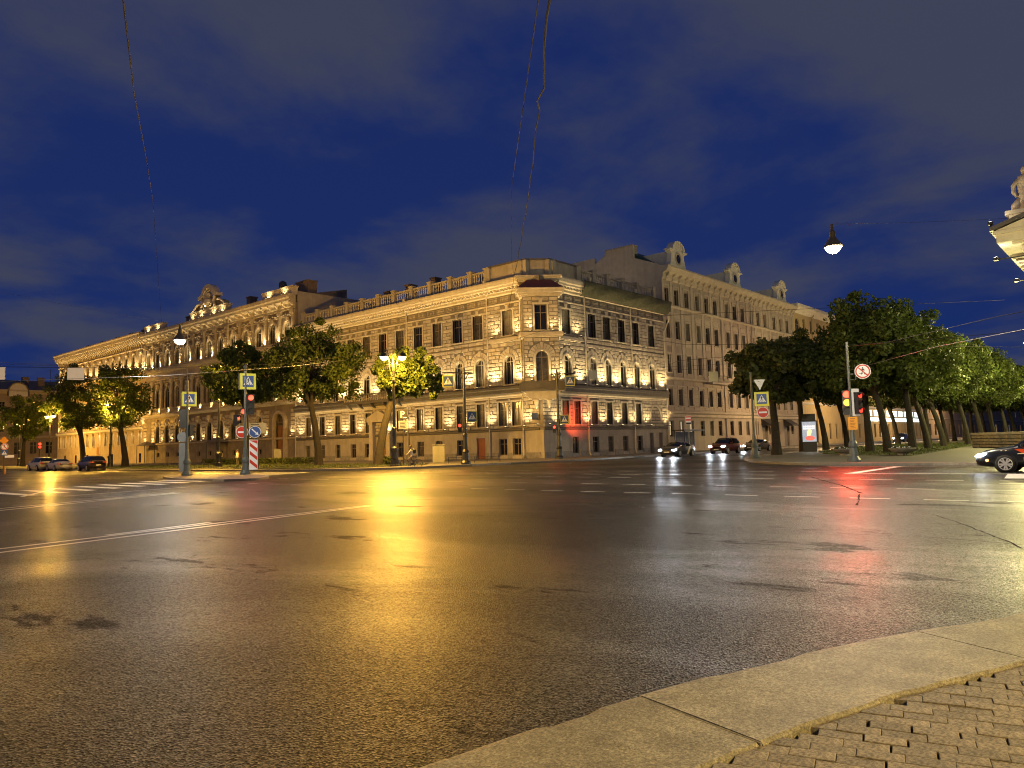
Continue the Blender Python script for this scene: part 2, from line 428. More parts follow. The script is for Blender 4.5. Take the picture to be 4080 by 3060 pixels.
def arc(xc, zs, r, a0, a1, n):
    return [(xc+r*math.cos(a0+(a1-a0)*k/n), zs+r*math.sin(a0+(a1-a0)*k/n)) for k in range(n+1)]
def wall_band(mb, x0, x1, z0, z1, ops, y0=0., y1=.45):
    # solid wall between x0..x1, z0..z1 with openings (xc, w, za, zb, arched); zb = crown
    xs = x0
    for xc, w, za, zb, ar in sorted(ops):
        l, r = xc-w/2, xc+w/2
        if l > xs: mb.box(xs, l, y0, y1, z0, z1)
        if za > z0: mb.box(l, r, y0, y1, z0, za)
        if ar:
            zs = zb-w/2
            pa = [(l, zs)]+[(l, z1), (xc, z1)]+arc(xc, zs, w/2, PI/2, PI, 6)[:-1]
            mb.prism(pa, y0, y1)
            pb = [(xc, z1), (r, z1), (r, zs)]+arc(xc, zs, w/2, 0, PI/2, 6)[1:]
            mb.prism(pb, y0, y1)
        elif zb < z1: mb.box(l, r, y0, y1, zb, z1)
        xs = r
    if xs < x1: mb.box(xs, x1, y0, y1, z0, z1)
def arch_ring(mb, xc, zs, r0, r1, y0, y1, zb=None, n=12, a0=0, a1=PI):
    A = arc(xc, zs, r0, a0, a1, n); B = arc(xc, zs, r1, a0, a1, n)
    for k in range(n):
        mb.prism([A[k], B[k], B[k+1], A[k+1]], y0, y1)
    if zb is not None:
        mb.box(xc-r1, xc-r0, y0, y1, zb, zs); mb.box(xc+r0, xc+r1, y0, y1, zb, zs)

WC = {}
def window(parent, fac, s_, w, za, zb, arched=False, fm=None, gm=None, y=.22, bars=(1, 2), name='window'):
    """a shared window: frame + glazing bars, the pane is its child"""
    fm = fm or framem; gm = gm or glassm
    h = zb-za
    key = (round(w, 2), round(h, 2), arched, fm.name, gm.name, bars)
    if key not in WC:
        f = MB(); g = MB(); t = .07
        zs = h-w/2 if arched else h
        f.box(-w/2, -w/2+t, 0, .09, 0, zs); f.box(w/2-t, w/2, 0, .09, 0, zs); f.box(-w/2+t, w/2-t, 0, .088, 0, t)
        if arched:
            arch_ring(f, 0, zs, w/2-t, w/2, 0, .09, n=10)
            f.box(-w/2+t, w/2-t, .004, .08, zs-.05, zs+.05)
            f.box(-.035, .035, .008, .078, t, zs-.05)
            f.box(-.03, .03, .008, .078, zs+.05, h-t)
            g.poly([(-w/2+.02, .05, .02), (w/2-.02, .05, .02), (w/2-.02, .05, zs)]+[(p[0], .05, p[1]) for p in arc(0, zs, w/2-.02, 0, PI, 10)][1:-1]+[(-w/2+.02, .05, zs)])
        else:
            f.box(-w/2+t, w/2-t, 0, .088, h-t, h)
            nx, nz = bars
            for k in range(1, nx+1):
                xx = -w/2+w*k/(nx+1); f.box(xx-.035, xx+.035, .004, .08, t, h-t)
            if nz: f.box(-w/2+t, w/2-t, .002, .076, h*.68-.035, h*.68+.035)
            g.poly([(-w/2+.02, .05, .02), (w/2-.02, .05, .02), (w/2-.02, .05, h-.02), (-w/2+.02, .05, h-.02)])
        WC[key] = (f.mesh('window_frame', fm), g.mesh('pane', gm))
    a, b = WC[key]
    o = link(name, a, parent, loc=fac.T((s_*fac.sg, y, za)), rz=fac.rz)
    link('pane', b, o)
    return o

UPM = None
def uplight(parent, fac, s_, z, n=.78, key='uplight_warm', energy=70, tilt=.24, spot=120, color=WARM, fix=True):
    global UPM
    if UPM is None:
        b = MB(); b.box(-.10, .10, -.09, .09, 0, .12, 0); b.box(-.075, .075, -.065, .065, .12, .135, 1); b.box(-.02, .02, .09, .9, .02, .06, 0)
        UPM = b.mesh('uplight', [ironm, glow_up])
    p = fac.T((s_*fac.sg, -n, z)); d = fac.T((0, tilt, 1))
    o = link('uplight', UPM, parent, loc=p, rz=fac.rz)
    light(key, parent, (p[0], p[1], p[2]+.17), 'SPOT', energy, color, .06, spot, 1., d)
    return o
def downpipe(parent, fac, s_, z0, z1, flare=True, mat=None, n0=.12, name='drainpipe'):
    b = fac.mb(); x = s_*fac.sg
    b.tube([(x, -n0, z0+.3), (x, -n0, z1-1.6), (x+.35, -.55, z1-.35), (x+.35, -.72, z1)], .085, 8)
    b.tube([(x, -n0, z0+.3), (x, -n0-.22, z0+.12)], .085, 8)
    b.lathe((x+.35, -.72, z1), [(.09, -.1), (.2, .25), (.22, .42)], 8)
    for zz in range(int(z0)+2, int(z1)-2, 3):
        b.cyl((x, -n0, zz), (x, -n0, zz+.08), .11, n=8)
    return b.build(name, mat or pipem, parent, smooth=False)
def cornice(mb, fac, s0, s1, prof, y0=.02):
    # prof: list of (out, z) from bottom to top
    a, b = fac.rng(s0, s1)
    poly = [(y0, prof[0][1])]+[(-o, z) for o, z in prof]+[(y0, prof[-1][1])]
    mb.prism(poly, a, b, 'x')
# ------------------------------------------------------------------ corner building
bld1 = thing('corner_building', 'three-storey stone corner building with a diagonal oriel over its sharp corner', 'building', (CX, CY, 0))
LL, RL = 45.0, 25.0
r2 = math.sqrt(.5)
class Bay:
    rz = -PI/4; sg = 1
    @staticmethod
    def T(p):
        x, y, z = p
        return (x*r2+y*r2-.6*r2, -x*r2+y*r2-.6*r2, z)
    @staticmethod
    def mb(): return MB(Bay.T)
BAY = Bay()
Ltop = [4.46, 8.88, 12.09, 15.45, 18.78, 22.1, 25.4, 28.7, 32.0, 35.3, 38.6, 42.0]
Lmid = [4.41, 8.69, 11.94, 15.39, 18.54, 21.9, 25.3, 28.6, 32.0, 35.3, 38.6, 42.0]
Lgnd = [3.55, 5.47, 8.71, 11.87, 15.39, 18.65, 22.3, 28.44, 31.7, 34.96, 38.53, 41.8]
Lbas = [3.66, 5.61, 12.04, 15.54, 18.72, 22.4, 28.8, 31.77, 35.17, 38.6, 42.15]
Rtop = [4.26, 9.05, 11.96, 15.03, 18.16, 21.77]
Rmid = [4.30, 9.0, 11.98, 15.05, 18.06, 21.59]
Rgnd = [3.75, 5.83, 9.0, 11.94, 15.05, 18.11]
Rbas = [5.46, 9.18, 12.14, 15.18, 18.33]
def ops(l, w, za, zb, ar, fac): return [(s*fac.sg, w, za, zb, ar) for s in l]
pieces = []      # rusticated blocks of the upper floors: (distance from corner, facade, x0, x1, z0, z1)
def blocks(fac, x0, x1, z0, z1, opn, h=.41, ln=1.15, marg=.2, dist=lambda x: abs(x)):
    nrow = max(1, round((z1-z0)/h)); h = (z1-z0)/nrow
    for r in range(nrow):
        a, b = z0+r*h, z0+(r+1)*h
        iv = []
        for xc, w, za, zb, ar in opn:
            if ar:
                zs = zb-w/2; Ro = w/2+.78
                if b <= za-.05 or a >= zs+Ro: continue
                zz = max(a, zs)-zs
                hw = math.sqrt(max(Ro*Ro-zz*zz, 0)) if b > zs+.1 else w/2+.27
                hw = max(hw, w/2+.27 if a < zs else 0)
            else:
                if b <= za-.1 or a >= zb+.3: continue
                hw = w/2+marg
            iv.append((xc-hw, xc+hw))
        iv.sort(); cur = x0; free = []
        for p, q in iv:
            if p > cur+.12: free.append((cur, p))
            cur = max(cur, q)
        if x1 > cur+.12: free.append((cur, x1))
        off = (r % 2)*ln/2
        for p, q in free:
            k = math.ceil((p-off)/ln); js = [p]
            while off+k*ln < q:
                j = off+k*ln
                if j-js[-1] > .28 and q-j > .28: js.append(j)
                k += 1
            js.append(q)
            for u, v in zip(js, js[1:]): pieces.append((dist((u+v)/2), fac, u, v, a, b))
def surround(fac, parent, l, w, za, zb, m, ar=False, key=True):
    t = .16
    for s in l:
        b = fac.mb(); x = s*fac.sg
        if ar:
            zs = zb-w/2
            arch_ring(b, x, zs, w/2, w/2+.17, -.14, .2, za, n=10)
            arch_ring(b, x, zs, w/2+.17, w/2+.25, -.09, .1, za, n=10)
            for k in range(11):
                a0 = PI*k/11+.02; a1 = PI*(k+1)/11-.02
                r0 = w/2+.27; r1 = w/2+(.78 if k != 5 else .9)
                q = [(x+r0*math.cos(a0), zs+r0*math.sin(a0)), (x+r1*math.cos(a0), zs+r1*math.sin(a0)), (x+r1*math.cos(a1), zs+r1*math.sin(a1)), (x+r0*math.cos(a1), zs+r0*math.sin(a1))]
                b.prism(q, -.055 if k != 5 else -.12, .05)
        else:
            b.box(x-w/2-t, x-w/2, -.10, .18, za, zb); b.box(x+w/2, x+w/2+t, -.10, .18, za, zb)
            b.box(x-w/2-t-.05, x+w/2+t+.05, -.13, .18, zb, zb+.17)
            if key:
                b.box(x-.17, x+.17, -.2, .1, zb+.02, zb+.5); b.box(x-.3, x+.3, -.16, .1, zb+.5, zb+.58)
        b.box(x-w/2-t-.06, x+w/2+t+.06, -.2, .2, za-.12, za-.003)
        b.build('window_surround', m, parent)
def fill_facade(fac, length, top, mid, gnd, bas, x_start, doors=(), gskip=()):
    sg = fac.sg
    a, b = fac.rng(x_start, length)
    w = fac.mb()
    bo = ops(bas, 1.15, .5, 2.27, False, fac)+[(s*sg, ww, .15, zz, False) for s, ww, zz in doors]
    wall_band(w, a, b, .1, 3.02, bo)
    w.build('plinth_wall', plinth1, bld1)
    xs = a
    for xc, ww, za, zb, ar in sorted(bo)+[(b+.1, 0, 0, 0, 0)]:
        if xc-ww/2-.1 > xs+.05:
            g = fac.mb(); g.box(xs, xc-ww/2-.1, -.07, .02, .12, .78); g.build('granite_footing', granite, bld1)
        xs = xc+ww/2+.1
    u = fac.mb()
    for z0, z1, oo in ((3.02, 6.9, ops(gnd, 1.2, 3.6, 6.12, False, fac)), (6.9, 12.35, ops(mid, 1.24, 8.0, 11.05, True, fac)), (12.35, 19.0, ops(top, 1.5, 13.25, 15.95, False, fac))):
        wall_band(u, a, b, z0, z1, oo)
    wall = u.build('upper_wall', stone1d, bld1)
    blocks(fac, a, b, 3.32, 6.5, ops(gnd, 1.2, 3.6, 6.12, False, fac))
    blocks(fac, a, b, 7.95, 12.5, ops(mid, 1.24, 8.0, 11.05, True, fac))
    blocks(fac, a, b, 12.62, 16.6, ops(top, 1.5, 13.25, 15.95, False, fac))
    surround(fac, bld1, gnd, 1.2, 3.6, 6.12, trim1, key=False)
    surround(fac, bld1, mid, 1.24, 8.0, 11.05, trim1, True)
    surround(fac, bld1, top, 1.5, 13.25, 15.95, trim1)
    rnd = random.Random(5)
    for s in gnd: window(bld1, fac, s, 1.2, 3.6, 6.12, fm=framem, gm=rnd.choice([glassm, curtm, blindm]))
    for s in mid: window(bld1, fac, s, 1.24, 8.0, 11.05, True, fm=framew, gm=rnd.choice([glassm, curtm, curtm, blindm]))
    for s in top: window(bld1, fac, s, 1.5, 13.25, 15.95, fm=framem, gm=rnd.choice([glassm, curtm, blindm, glassm]))
    for s in bas: window(bld1, fac, s, 1.15, .5, 2.27, fm=framem, gm=rnd.choice([glassm, curtm]))
    t = fac.mb()
    c = lambda p: cornice(t, fac, x_start if p[0][0] < .3 else 0, length, p)
    cornice(t, fac, x_start, length, [(.05, 6.5), (.1, 6.58), (.1, 6.72), (.22, 6.82), (.22, 6.93)])
    cornice(t, fac, x_start, length, [(.06, 16.62), (.12, 16.7), (.12, 16.8)])
    t.build('string_course', trim1, bld1)
    d = fac.mb()
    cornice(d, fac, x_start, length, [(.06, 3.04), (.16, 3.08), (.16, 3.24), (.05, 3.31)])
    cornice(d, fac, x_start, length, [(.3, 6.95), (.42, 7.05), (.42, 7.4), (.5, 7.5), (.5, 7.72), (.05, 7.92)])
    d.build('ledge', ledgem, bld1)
    t = fac.mb()
    cornice(t, fac, 2.2, length, [(.06, 17.62), (.2, 17.75), (.2, 17.98), (.32, 18.05), (.78, 18.3), (.82, 18.5), (.95, 18.6), (1.02, 18.95), (1.02, 19.12)])
    t.build('main_cornice', trim1, bld1)
    t = fac.mb(); k = 2.6
    while k < length-.3:
        x = k*sg; t.box(x-.13, x+.13, -.66, -.2, 18.0, 18.22); k += .52
    t.build('dentils', trim1, bld1, kind='stuff')
    # frieze panels with a raised rosette pattern
    t = fac.mb(); k = 3.2; n = 0
    while k < length-1.2:
        x = k*sg; t.box(x-.62, x+.62, -.05, .02, 16.95, 17.02); t.box(x-.62, x+.62, -.05, .02, 17.42, 17.49)
        for q in range(5): t.lathe((x-.5+q*.25, -.01, 17.215), [(.10, -.12), (.10, .12)], 6)
        k += 1.66
    t.build('frieze_ornament', stone1, bld1, kind='stuff')
    return wall
wL = fill_facade(LEFT, LL, Ltop, Lmid, Lgnd, Lbas, .45, doors=[(8.86, 1.26, 2.42), (25.75, 1.9, 2.9)])
wR = fill_facade(RIGHT, RL, Rtop, Rmid, Rgnd, Rbas, 0.0, doors=[(21.0, .9, 2.6), (23.2, .9, 2.6)])
# oriel
b = BAY.mb(); W2 = 1.8
for z0, z1, oo in ((7.0, 12.45, [(0, 1.28, 7.95, 11.05, True)]), (12.45, 17.2, [(0, 1.28, 13.2, 15.85, False)])):
    wall_band(b, -W2, W2, z0, z1, oo, 0, .4)
b.box(-W2, -W2+.35, .4, 2.4, 7.0, 17.2); b.box(W2-.35, W2, .4, 2.4, 7.0, 17.2)
wB = b.build('oriel_wall', stone1d, bld1)
blocks(BAY, -W2, W2, 7.95, 12.4, [(0, 1.28, 7.95, 11.05, True)], ln=.86, dist=lambda x: -10)
blocks(BAY, -W2, W2, 13.1, 16.6, [(0, 1.28, 13.2, 15.85, False)], ln=.86, dist=lambda x: -10)
surround(BAY, bld1, [0], 1.28, 7.95, 11.05, trim1, True)
surround(BAY, bld1, [0], 1.28, 13.2, 15.85, trim1)
window(bld1, BAY, 0, 1.28, 7.95, 11.05, True, fm=framem, gm=curtm)
window(bld1, BAY, 0, 1.28, 13.2, 15.85, fm=framem, gm=glassm)
b = BAY.mb()
def wrap(prof, mbx, w=W2, back=1.6):
    # moulding wrapped round the front and both sides of the oriel
    for (o0, z0), (o1, z1) in zip(prof, prof[1:]):
        o = max(o0, o1); mbx.box(-w-o, w+o, -o, back, z0, z1-.002)
wrap([(.1, 12.45), (.3, 12.6), (.42, 12.75), (.42, 12.95)], b)
b.build('oriel_cornice', trim1, bld1); b = BAY.mb()
wrap([(.1, 16.65), (.22, 16.8), (.35, 17.0), (.6, 17.15), (.6, 17.3), (.7, 17.45)], b)
b.build('oriel_cornice', trim1, bld1)
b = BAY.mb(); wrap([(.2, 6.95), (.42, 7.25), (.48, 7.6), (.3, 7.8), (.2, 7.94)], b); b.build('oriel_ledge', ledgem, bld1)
b = BAY.mb()     # corbel: stepped bell under the oriel
for k in range(7):
    q = k/6; b.box(-W2*(.62+.38*q**.6)-.05, W2*(.62+.38*q**.6)+.05, .45-.5*q**.7, 2.2, 6.1+.13*k, 6.1+.13*(k+1)-.002)
b.build('oriel_corbel', trim1, bld1)
for x in (-.66, .66):
    b = BAY.mb(); b.lathe((x, .5, 5.0), [(.04, .2), (.1, .3), (.14, .45), (.18, .7), (.26, 1.0), (.28, 1.12)], 10)
    b.build('oriel_console', trim1, bld1, smooth=True)
b = BAY.mb()     # low hipped red roof of the oriel
v = [(-W2-.6, -.6, 17.46), (W2+.6, -.6, 17.46), (W2+.6, 1.6, 17.46), (-W2-.6, 1.6, 17.46), (-1.25, .75, 18.55), (1.25, .75, 18.55), (1.25, 1.6, 18.55), (-1.25, 1.6, 18.55)]
i = [b.pt(p) for p in v]
for q in ((0, 1, 5, 4), (1, 2, 6, 5), (3, 0, 4, 7), (4, 5, 6, 7), (2, 3, 7, 6), (3, 2, 1, 0)): b.face([i[k] for k in q])
b.build('oriel_roof', redroof, bld1)
b = BAY.mb()     # diagonal run of the main cornice over the oriel roof
for o, z0, z1 in ((.15, 18.55, 18.75), (.35, 18.75, 18.95), (.5, 18.95, 19.14)): b.box(-2.0-o, 2.0+o, 1.5-o*.9, 3.0, z0, z1-.002)
b.build('corner_cornice', trim1, bld1)
# stone blocks: the 300 nearest the corner one by one, the rest as one part
pieces.sort(key=lambda p: p[0])
pr_ = random.Random(3)
for n, (d, fac, x0, x1, z0, z1) in enumerate(pieces[:300]):
    b = fac.mb(); g = .026; b.stud(x0+g, x1-g, z0+g, z1-g, .01, -.075-pr_.random()*.025, .034)
    b.build('stone_block', stone1, {LEFT: wL, RIGHT: wR}.get(fac, wB))
for fac, w in ((LEFT, wL), (RIGHT, wR)):
    b = fac.mb(); g = .026
    for d, f2, x0, x1, z0, z1 in pieces[300:]:
        if f2 is fac: b.stud(x0+g, x1-g, z0+g, z1-g, .01, -.075-pr_.random()*.025, .034)
    b.build('stone_blocks', stone1, w, kind='stuff')
# doors
b = LEFT.mb(); b.box(-8.86-.6, -8.86+.6, .16, .24, .16, 2.4); b.build('door', reddoor, bld1)
b = LEFT.mb(); b.box(-25.75-.9, -25.75+.9, .2, .3, .16, 2.85); b.box(-25.75-.02, -25.75+.02, .17, .2, .2, 2.8); b.build('door', wooddoor, bld1)
for s in (21.0, 23.2):
    b = RIGHT.mb(); b.box(s-.42, s+.42, .25, .32, .16, 2.55); b.build('door', framem, bld1)
# arched niche on the right front
b = RIGHT.mb(); arch_ring(b, 22.0, 4.75, 1.1, 1.32, -.13, .05, 4.0, n=12); b.box(20.6, 23.4, -.2, .02, 3.85, 4.0); b.build('arched_niche', trim1, bld1)
b = RIGHT.mb(); b.prism([(20.95, 4.0)]+[(23.05, 4.0)]+arc(22.0, 4.75, 1.09, 0, PI, 12), -.07, .01); b.build('niche_panel', blindm, bld1)
# entrance portal with balcony on the left front
pb = LEFT.mb()
for s in (24.1, 27.4):
    pb.box(-s-.35, -s+.35, -.55, -.001, .15, 4.6); pb.box(-s-.45, -s+.45, -.65, -.001, 4.6, 4.9); pb.box(-s-.4, -s+.4, -.62, -.001, .15, .9)
pb.box(-28.0, -23.5, -.75, -.001, 4.9, 5.4); pb.prism([(-28.1, 5.4), (-23.4, 5.4), (-25.75, 6.3)], -.8, -.002)
pb.build('portal', trim1, bld1)
pb = LEFT.mb(); pb.box(-32.2, -21.3, -1.3, -.001, 7.28, 7.6)
for s in (22, 24.5, 27, 29.5, 31.8): pb.prism([(-.003, 6.6), (-.003, 7.28), (-1.1, 7.28), (-.7, 6.95)], -s-.18, -s+.18, 'x')
balc = pb.build('balcony', ledgem, bld1)
pb = LEFT.mb(); pb.box(-32.2, -21.3, -1.28, -1.1, 8.35, 8.5); pb.build('balcony_rail', ledgem, balc)
bm_ = MB(); bm_.lathe((0, 0, 0), [(.05, 0), (.1, .15), (.055, .4), (.06, .6), (.05, .75)], 6); bmesh_b = bm_.mesh('baluster', trim1)
for k in range(30): link('baluster', bmesh_b, balc, loc=LEFT.T((-21.6-k*.355, -1.19, 7.6)))
# roof balustrade
bal = MB(); bal.lathe((0, 0, 0), [(.07, 0), (.13, .2), (.06, .55), (.06, .75), (.11, .95), (.07, 1.1)], 6); balm = bal.mesh('baluster', trim1)
def balustrade(fac, posts):
    par = fac.mb(); a, c = fac.rng(posts[0], posts[-1]); par.box(a, c, .2, .6, 19.0, 19.55)
    root = par.build('balustrade', plinth1, bld1)
    ra = fac.mb(); ra.box(a, c, .24, .56, 20.66, 20.86); ra.build('handrail', plinth1, root)
    for s in posts:
        p = fac.mb(); x = s*fac.sg; p.box(x-.3, x+.3, .1, .7, 19.0, 21.0); p.box(x-.38, x+.38, .02, .78, 21.0, 21.14)
        p.build('balustrade_post', plinth1, root)
    for p, q in zip(posts, posts[1:]):
        n = max(2, int((q-p-.7)/.36))
        for k in range(n): link('baluster', balm, root, loc=fac.T(((p+.35+(q-p-.7)*(k+.5)/n)*fac.sg, .4, 19.55)))
balustrade(LEFT, [7.6, 10.16, 13.43, 16.87, 20.2, 23.49, 26.58, 29.9, 33.19, 36.58, 39.95, 43.4])
balustrade(RIGHT, [7.3, 10.16, 12.95, 16.1, 19.5, 23.4])
# attic parapet round the corner: three panels
b = MB()
def panel(b, x0, y0, x1, y1, z0, z1, t=.35):
    d = Vector((x1-x0, y1-y0, 0)).normalized(); n = Vector((-d.y, d.x, 0))*t
    P = [(x0, y0), (x1, y1), (x1+n.x, y1+n.y), (x0+n.x, y0+n.y)]
    b.prism(P, z0, z1, 'z')
segs = [((.25, 7.3), (.25, 2.3)), ((.25, 2.3), (2.3, .25)), ((2.3, .25), (7.0, .25))]
for (p, q) in segs: panel(b, *p, *q, 19.0, 21.02)
b.build('attic_parapet', plinth1, bld1)
b = MB()
for (p, q) in segs:
    d = (Vector(q)-Vector(p)).normalized()
    panel(b, p[0]-d.y*-.1-.07, p[1]-.07, q[0]-.07, q[1]-.07, 21.02, 21.2, .55)
b.build('parapet_coping', roofm, bld1)
for (x, y) in ((.22, 7.2), (.18, 2.5), (.3, 2.0), (2.5, .18), (2.0, .3), (6.9, .22)):
    b = MB(); b.box(x-.28, x+.28, y-.28, y+.28, 19.1, 20.98); b.build('parapet_pier', plinth1, bld1)
# roof behind
b = MB(); b.prism([(0.6, 19.0), (12, 22.2), (12, 19.0)], 8, 44.9, 'y'); b.prism([(.6, 19.0), (11, 21.5), (24.9, 19.02), (24.9, 18.9)], 8, 8.1, 'y')
b.box(1, 24.9, 1, 44.9, 18.6, 19.0)
b.build('roof', roofm, bld1)
for x, y, w, d, h in ((7, 28, 1.2, 1.0, 23.4), (6, 22, 1.0, .9, 23.2), (8.5, 34, 1.6, 1.2, 23.6), (9, 16, 1.0, 1.4, 22.9)):
    b = MB(); b.box(x-w/2, x+w/2, y-d/2, y+d/2, 19.5, h); b.box(x-w/2-.1, x+w/2+.1, y-d/2-.1, y+d/2+.1, h, h+.18); b.build('chimney', chim, bld1)
# drainpipes
for s, z1 in ((7.4, 19.0), (20.78, 19.0), (44.9, 18.9)): downpipe(bld1, LEFT, s, .15, z1)
downpipe(bld1, LEFT, 2.6, .15, 17.2)
redpipe = M('rust_red_pipe', (.30, .09, .05), .5, var=.2, scale=3)
for s in (7.7, 17.1): downpipe(bld1, RIGHT, s, .15, 19.4)
downpipe(bld1, RIGHT, 24.9, .15, 17.0)
# green debris net hung under the right cornice
b = RIGHT.mb(); rn = random.Random(8); N = 40; rows = 5; G_ = []
for k in range(N+1):
    x = 6.4+(25.2-6.4)*k/N; row = []
    for r in range(rows+1):
        t = r/rows; row.append(b.pt((x, -1.24+.60*t**2.4-.07*math.sin(k*.55+r)*math.sin(PI*t)-.04*rn.random(), 19.2-1.55*t-.08*math.sin(k*.39))))
    G_.append(row)
for A, B in zip(G_, G_[1:]):
    for r in range(rows): b.face((A[r], B[r], B[r+1], A[r+1]))
b.build('debris_net', netm, bld1, smooth=True)
b = RIGHT.mb(); b.tube([(6.4, -1.18, 19.21), (25.2, -1.18, 19.21)], .03); b.tube([(6.4, -.53, 17.62), (25.2, -.53, 17.6)], .03); b.build('net_rod', ironm, bld1)
# street-name plaque
b = BAY.mb(); b.box(-1.15, -.55, .62, .66, 4.1, 4.75); b.build('plaque', M('plaque_blue', (.02, .025, .05), .4, var=0), bld1)
# uplights
for s in (1.9, 4.5, 7.1, 10.3, 13.7, 17.1, 20.3, 23.6, 30.1, 33.3, 36.8, 40.2, 43.6):
    uplight(bld1, LEFT, s, 3.42, key='uplight_low', energy=500)
for s in (2.9, 6.45, 10.3, 13.7, 17.0, 20.2, 23.6, 27.0, 30.3, 33.7, 37.0, 40.3, 43.7):
    uplight(bld1, LEFT, s, 7.86, n=.85, key='uplight_mid', energy=1200)
for s in (1.9, 7.4, 10.5, 13.5, 16.6, 19.8, 24.3): uplight(bld1, RIGHT, s, 3.42, key='uplight_low')
for s in (3.0, 6.4, 10.5, 13.5, 16.6, 19.8, 23.8): uplight(bld1, RIGHT, s, 7.86, n=.85, key='uplight_mid')
for s in (8.69, 11.94, 15.39, 18.54): uplight(bld1, LEFT, s, 7.84, n=.55, key='uplight_sill', energy=150, spot=120)
for s in (9.0, 11.98, 15.05, 18.06, 21.6): uplight(bld1, RIGHT, s, 7.84, n=.55, key='uplight_sill')
for s in (3.1, 6.15): uplight(bld1, LEFT, s, 13.0, key='uplight_top', energy=480)
for s in (3.1, 6.0): uplight(bld1, RIGHT, s, 13.0, key='uplight_top')
b = LEFT.mb(); b.box(-6.9, -2.4, -.42, .02, 12.62, 12.95); b.box(-6.8, -2.5, -.3, .02, 12.5, 12.62); b.build('upper_ledge', trim1, bld1)
b = RIGHT.mb(); b.box(2.4, 6.7, -.42, .02, 12.62, 12.95); b.box(2.5, 6.6, -.3, .02, 12.5, 12.62); b.build('upper_ledge', trim1, bld1)
for x in (-1.15, 1.15):
    uplight(bld1, BAY, x, 12.98, n=.28, key='uplight_top'); uplight(bld1, BAY, x, 7.96, n=.3, key='uplight_mid')
    uplight(bld1, BAY, x*.55, 3.5, n=-.15, key='uplight_low')

for x, y, d in ((10.0, 9.0, (1, .15, .42)), (16.0, 4.5, (1, .3, .6)), (16.0, 11.0, (1, .1, .6))):     # unseen floodlights added on the roof deck to brighten the neighbour's firewall
    b = MB(); b.box(x-.12, x+.12, y-.18, y+.18, 19.1, 19.5, 0); b.box(x+.12, x+.13, y-.14, y+.14, 19.15, 19.45, 1); b.build('added_floodlight', [ironm, glow_up], bld1)
    light('firewall_fill', bld1, (x+.3, y, 19.6), 'SPOT', 420, (1, .76, .46), .12, 110, 1., d)
# ------------------------------------------------------------------ palace (long arcaded front)
bld2 = thing('arcaded_palace', 'long ornate palace front with arched windows, pilasters and a sculpted roof crest', 'palace', (CX, CY+45.0, 0))
PL = 50.6; NB = 13; st = PL/NB
pw = [st*(k+.5) for k in range(NB)]
F = LEFT
u = F.mb()
a, c = F.rng(0.02, PL)
door_s = 3.9; gw = [s for s in pw if abs(s-door_s) > 2.4 and abs(s-46.9) > 1.8]
wall_band(u, a, c, .1, 3.6, [(-door_s, 2.6, .15, 3.6, False)]+[(-s, 1.1, 1.2, 2.0, False) for s in gw])
wall_band(u, a, c, 3.6, 8.6, [(-s, 1.5, 3.75, 6.85, True) for s in gw]+[(-door_s, 2.6, 3.6, 7.1, True), (-46.9, 2.2, 3.6, 7.1, True)])
wall_band(u, a, c, 8.6, 15.0, [(-s, 1.6, 9.75, 13.65, True) for s in pw])
wall_band(u, a, c, 15.0, 22.9, [(-s, 1.55, 17.4, 20.4, True) for s in pw])
pwall = u.build('wall', palm, bld2)
u = F.mb()
cornice(u, F, 0.02, PL, [(.1, 3.3), (.22, 3.4), (.22, 3.62)])
cornice(u, F, 0.02, PL, [(.15, 8.3), (.4, 8.45), (.75, 8.6), (.8, 8.78)])
cornice(u, F, 0.02, PL, [(.1, 15.0), (.25, 15.1), (.25, 15.4), (.12, 15.45), (.12, 16.3), (.5, 16.6), (.62, 16.9), (.62, 17.1), (.1, 17.2)])
u.build('string_course', palt, bld2)
u = F.mb()
cornice(u, F, 0.02, PL, [(.1, 21.95), (.22, 22.05), (.22, 22.3), (.35, 22.4), (.4, 22.85), (.95, 23.1), (1.0, 23.4), (1.15, 23.6), (1.2, 23.95), (1.2, 24.1)])
u.build('main_cornice', palt, bld2)
md = MB(); md.prism([(0, 0), (0, .55), (-.62, .55), (-.6, .38), (-.25, .1)], -.14, .14, 'x'); mdm = md.mesh('modillion', statm)
for k in range(2*NB*1+1): link('modillion', mdm, bld2, loc=F.T((-(.3+k*(PL-.6)/(2*NB)), -.3, 22.42)), rz=F.rz)
gar = F.mb(); gr = random.Random(4)
for k in range(100):     # carved swags of the frieze between the modillions
    s = .3+k*(PL-.6)/99
    gar.lathe((-s, -.22, 21.35+.10*math.sin(k*1.9)), [(.05, -.14), (.15, 0), (.05, .14)], 6)
gar.build('carved_frieze', palt, bld2, kind='stuff')
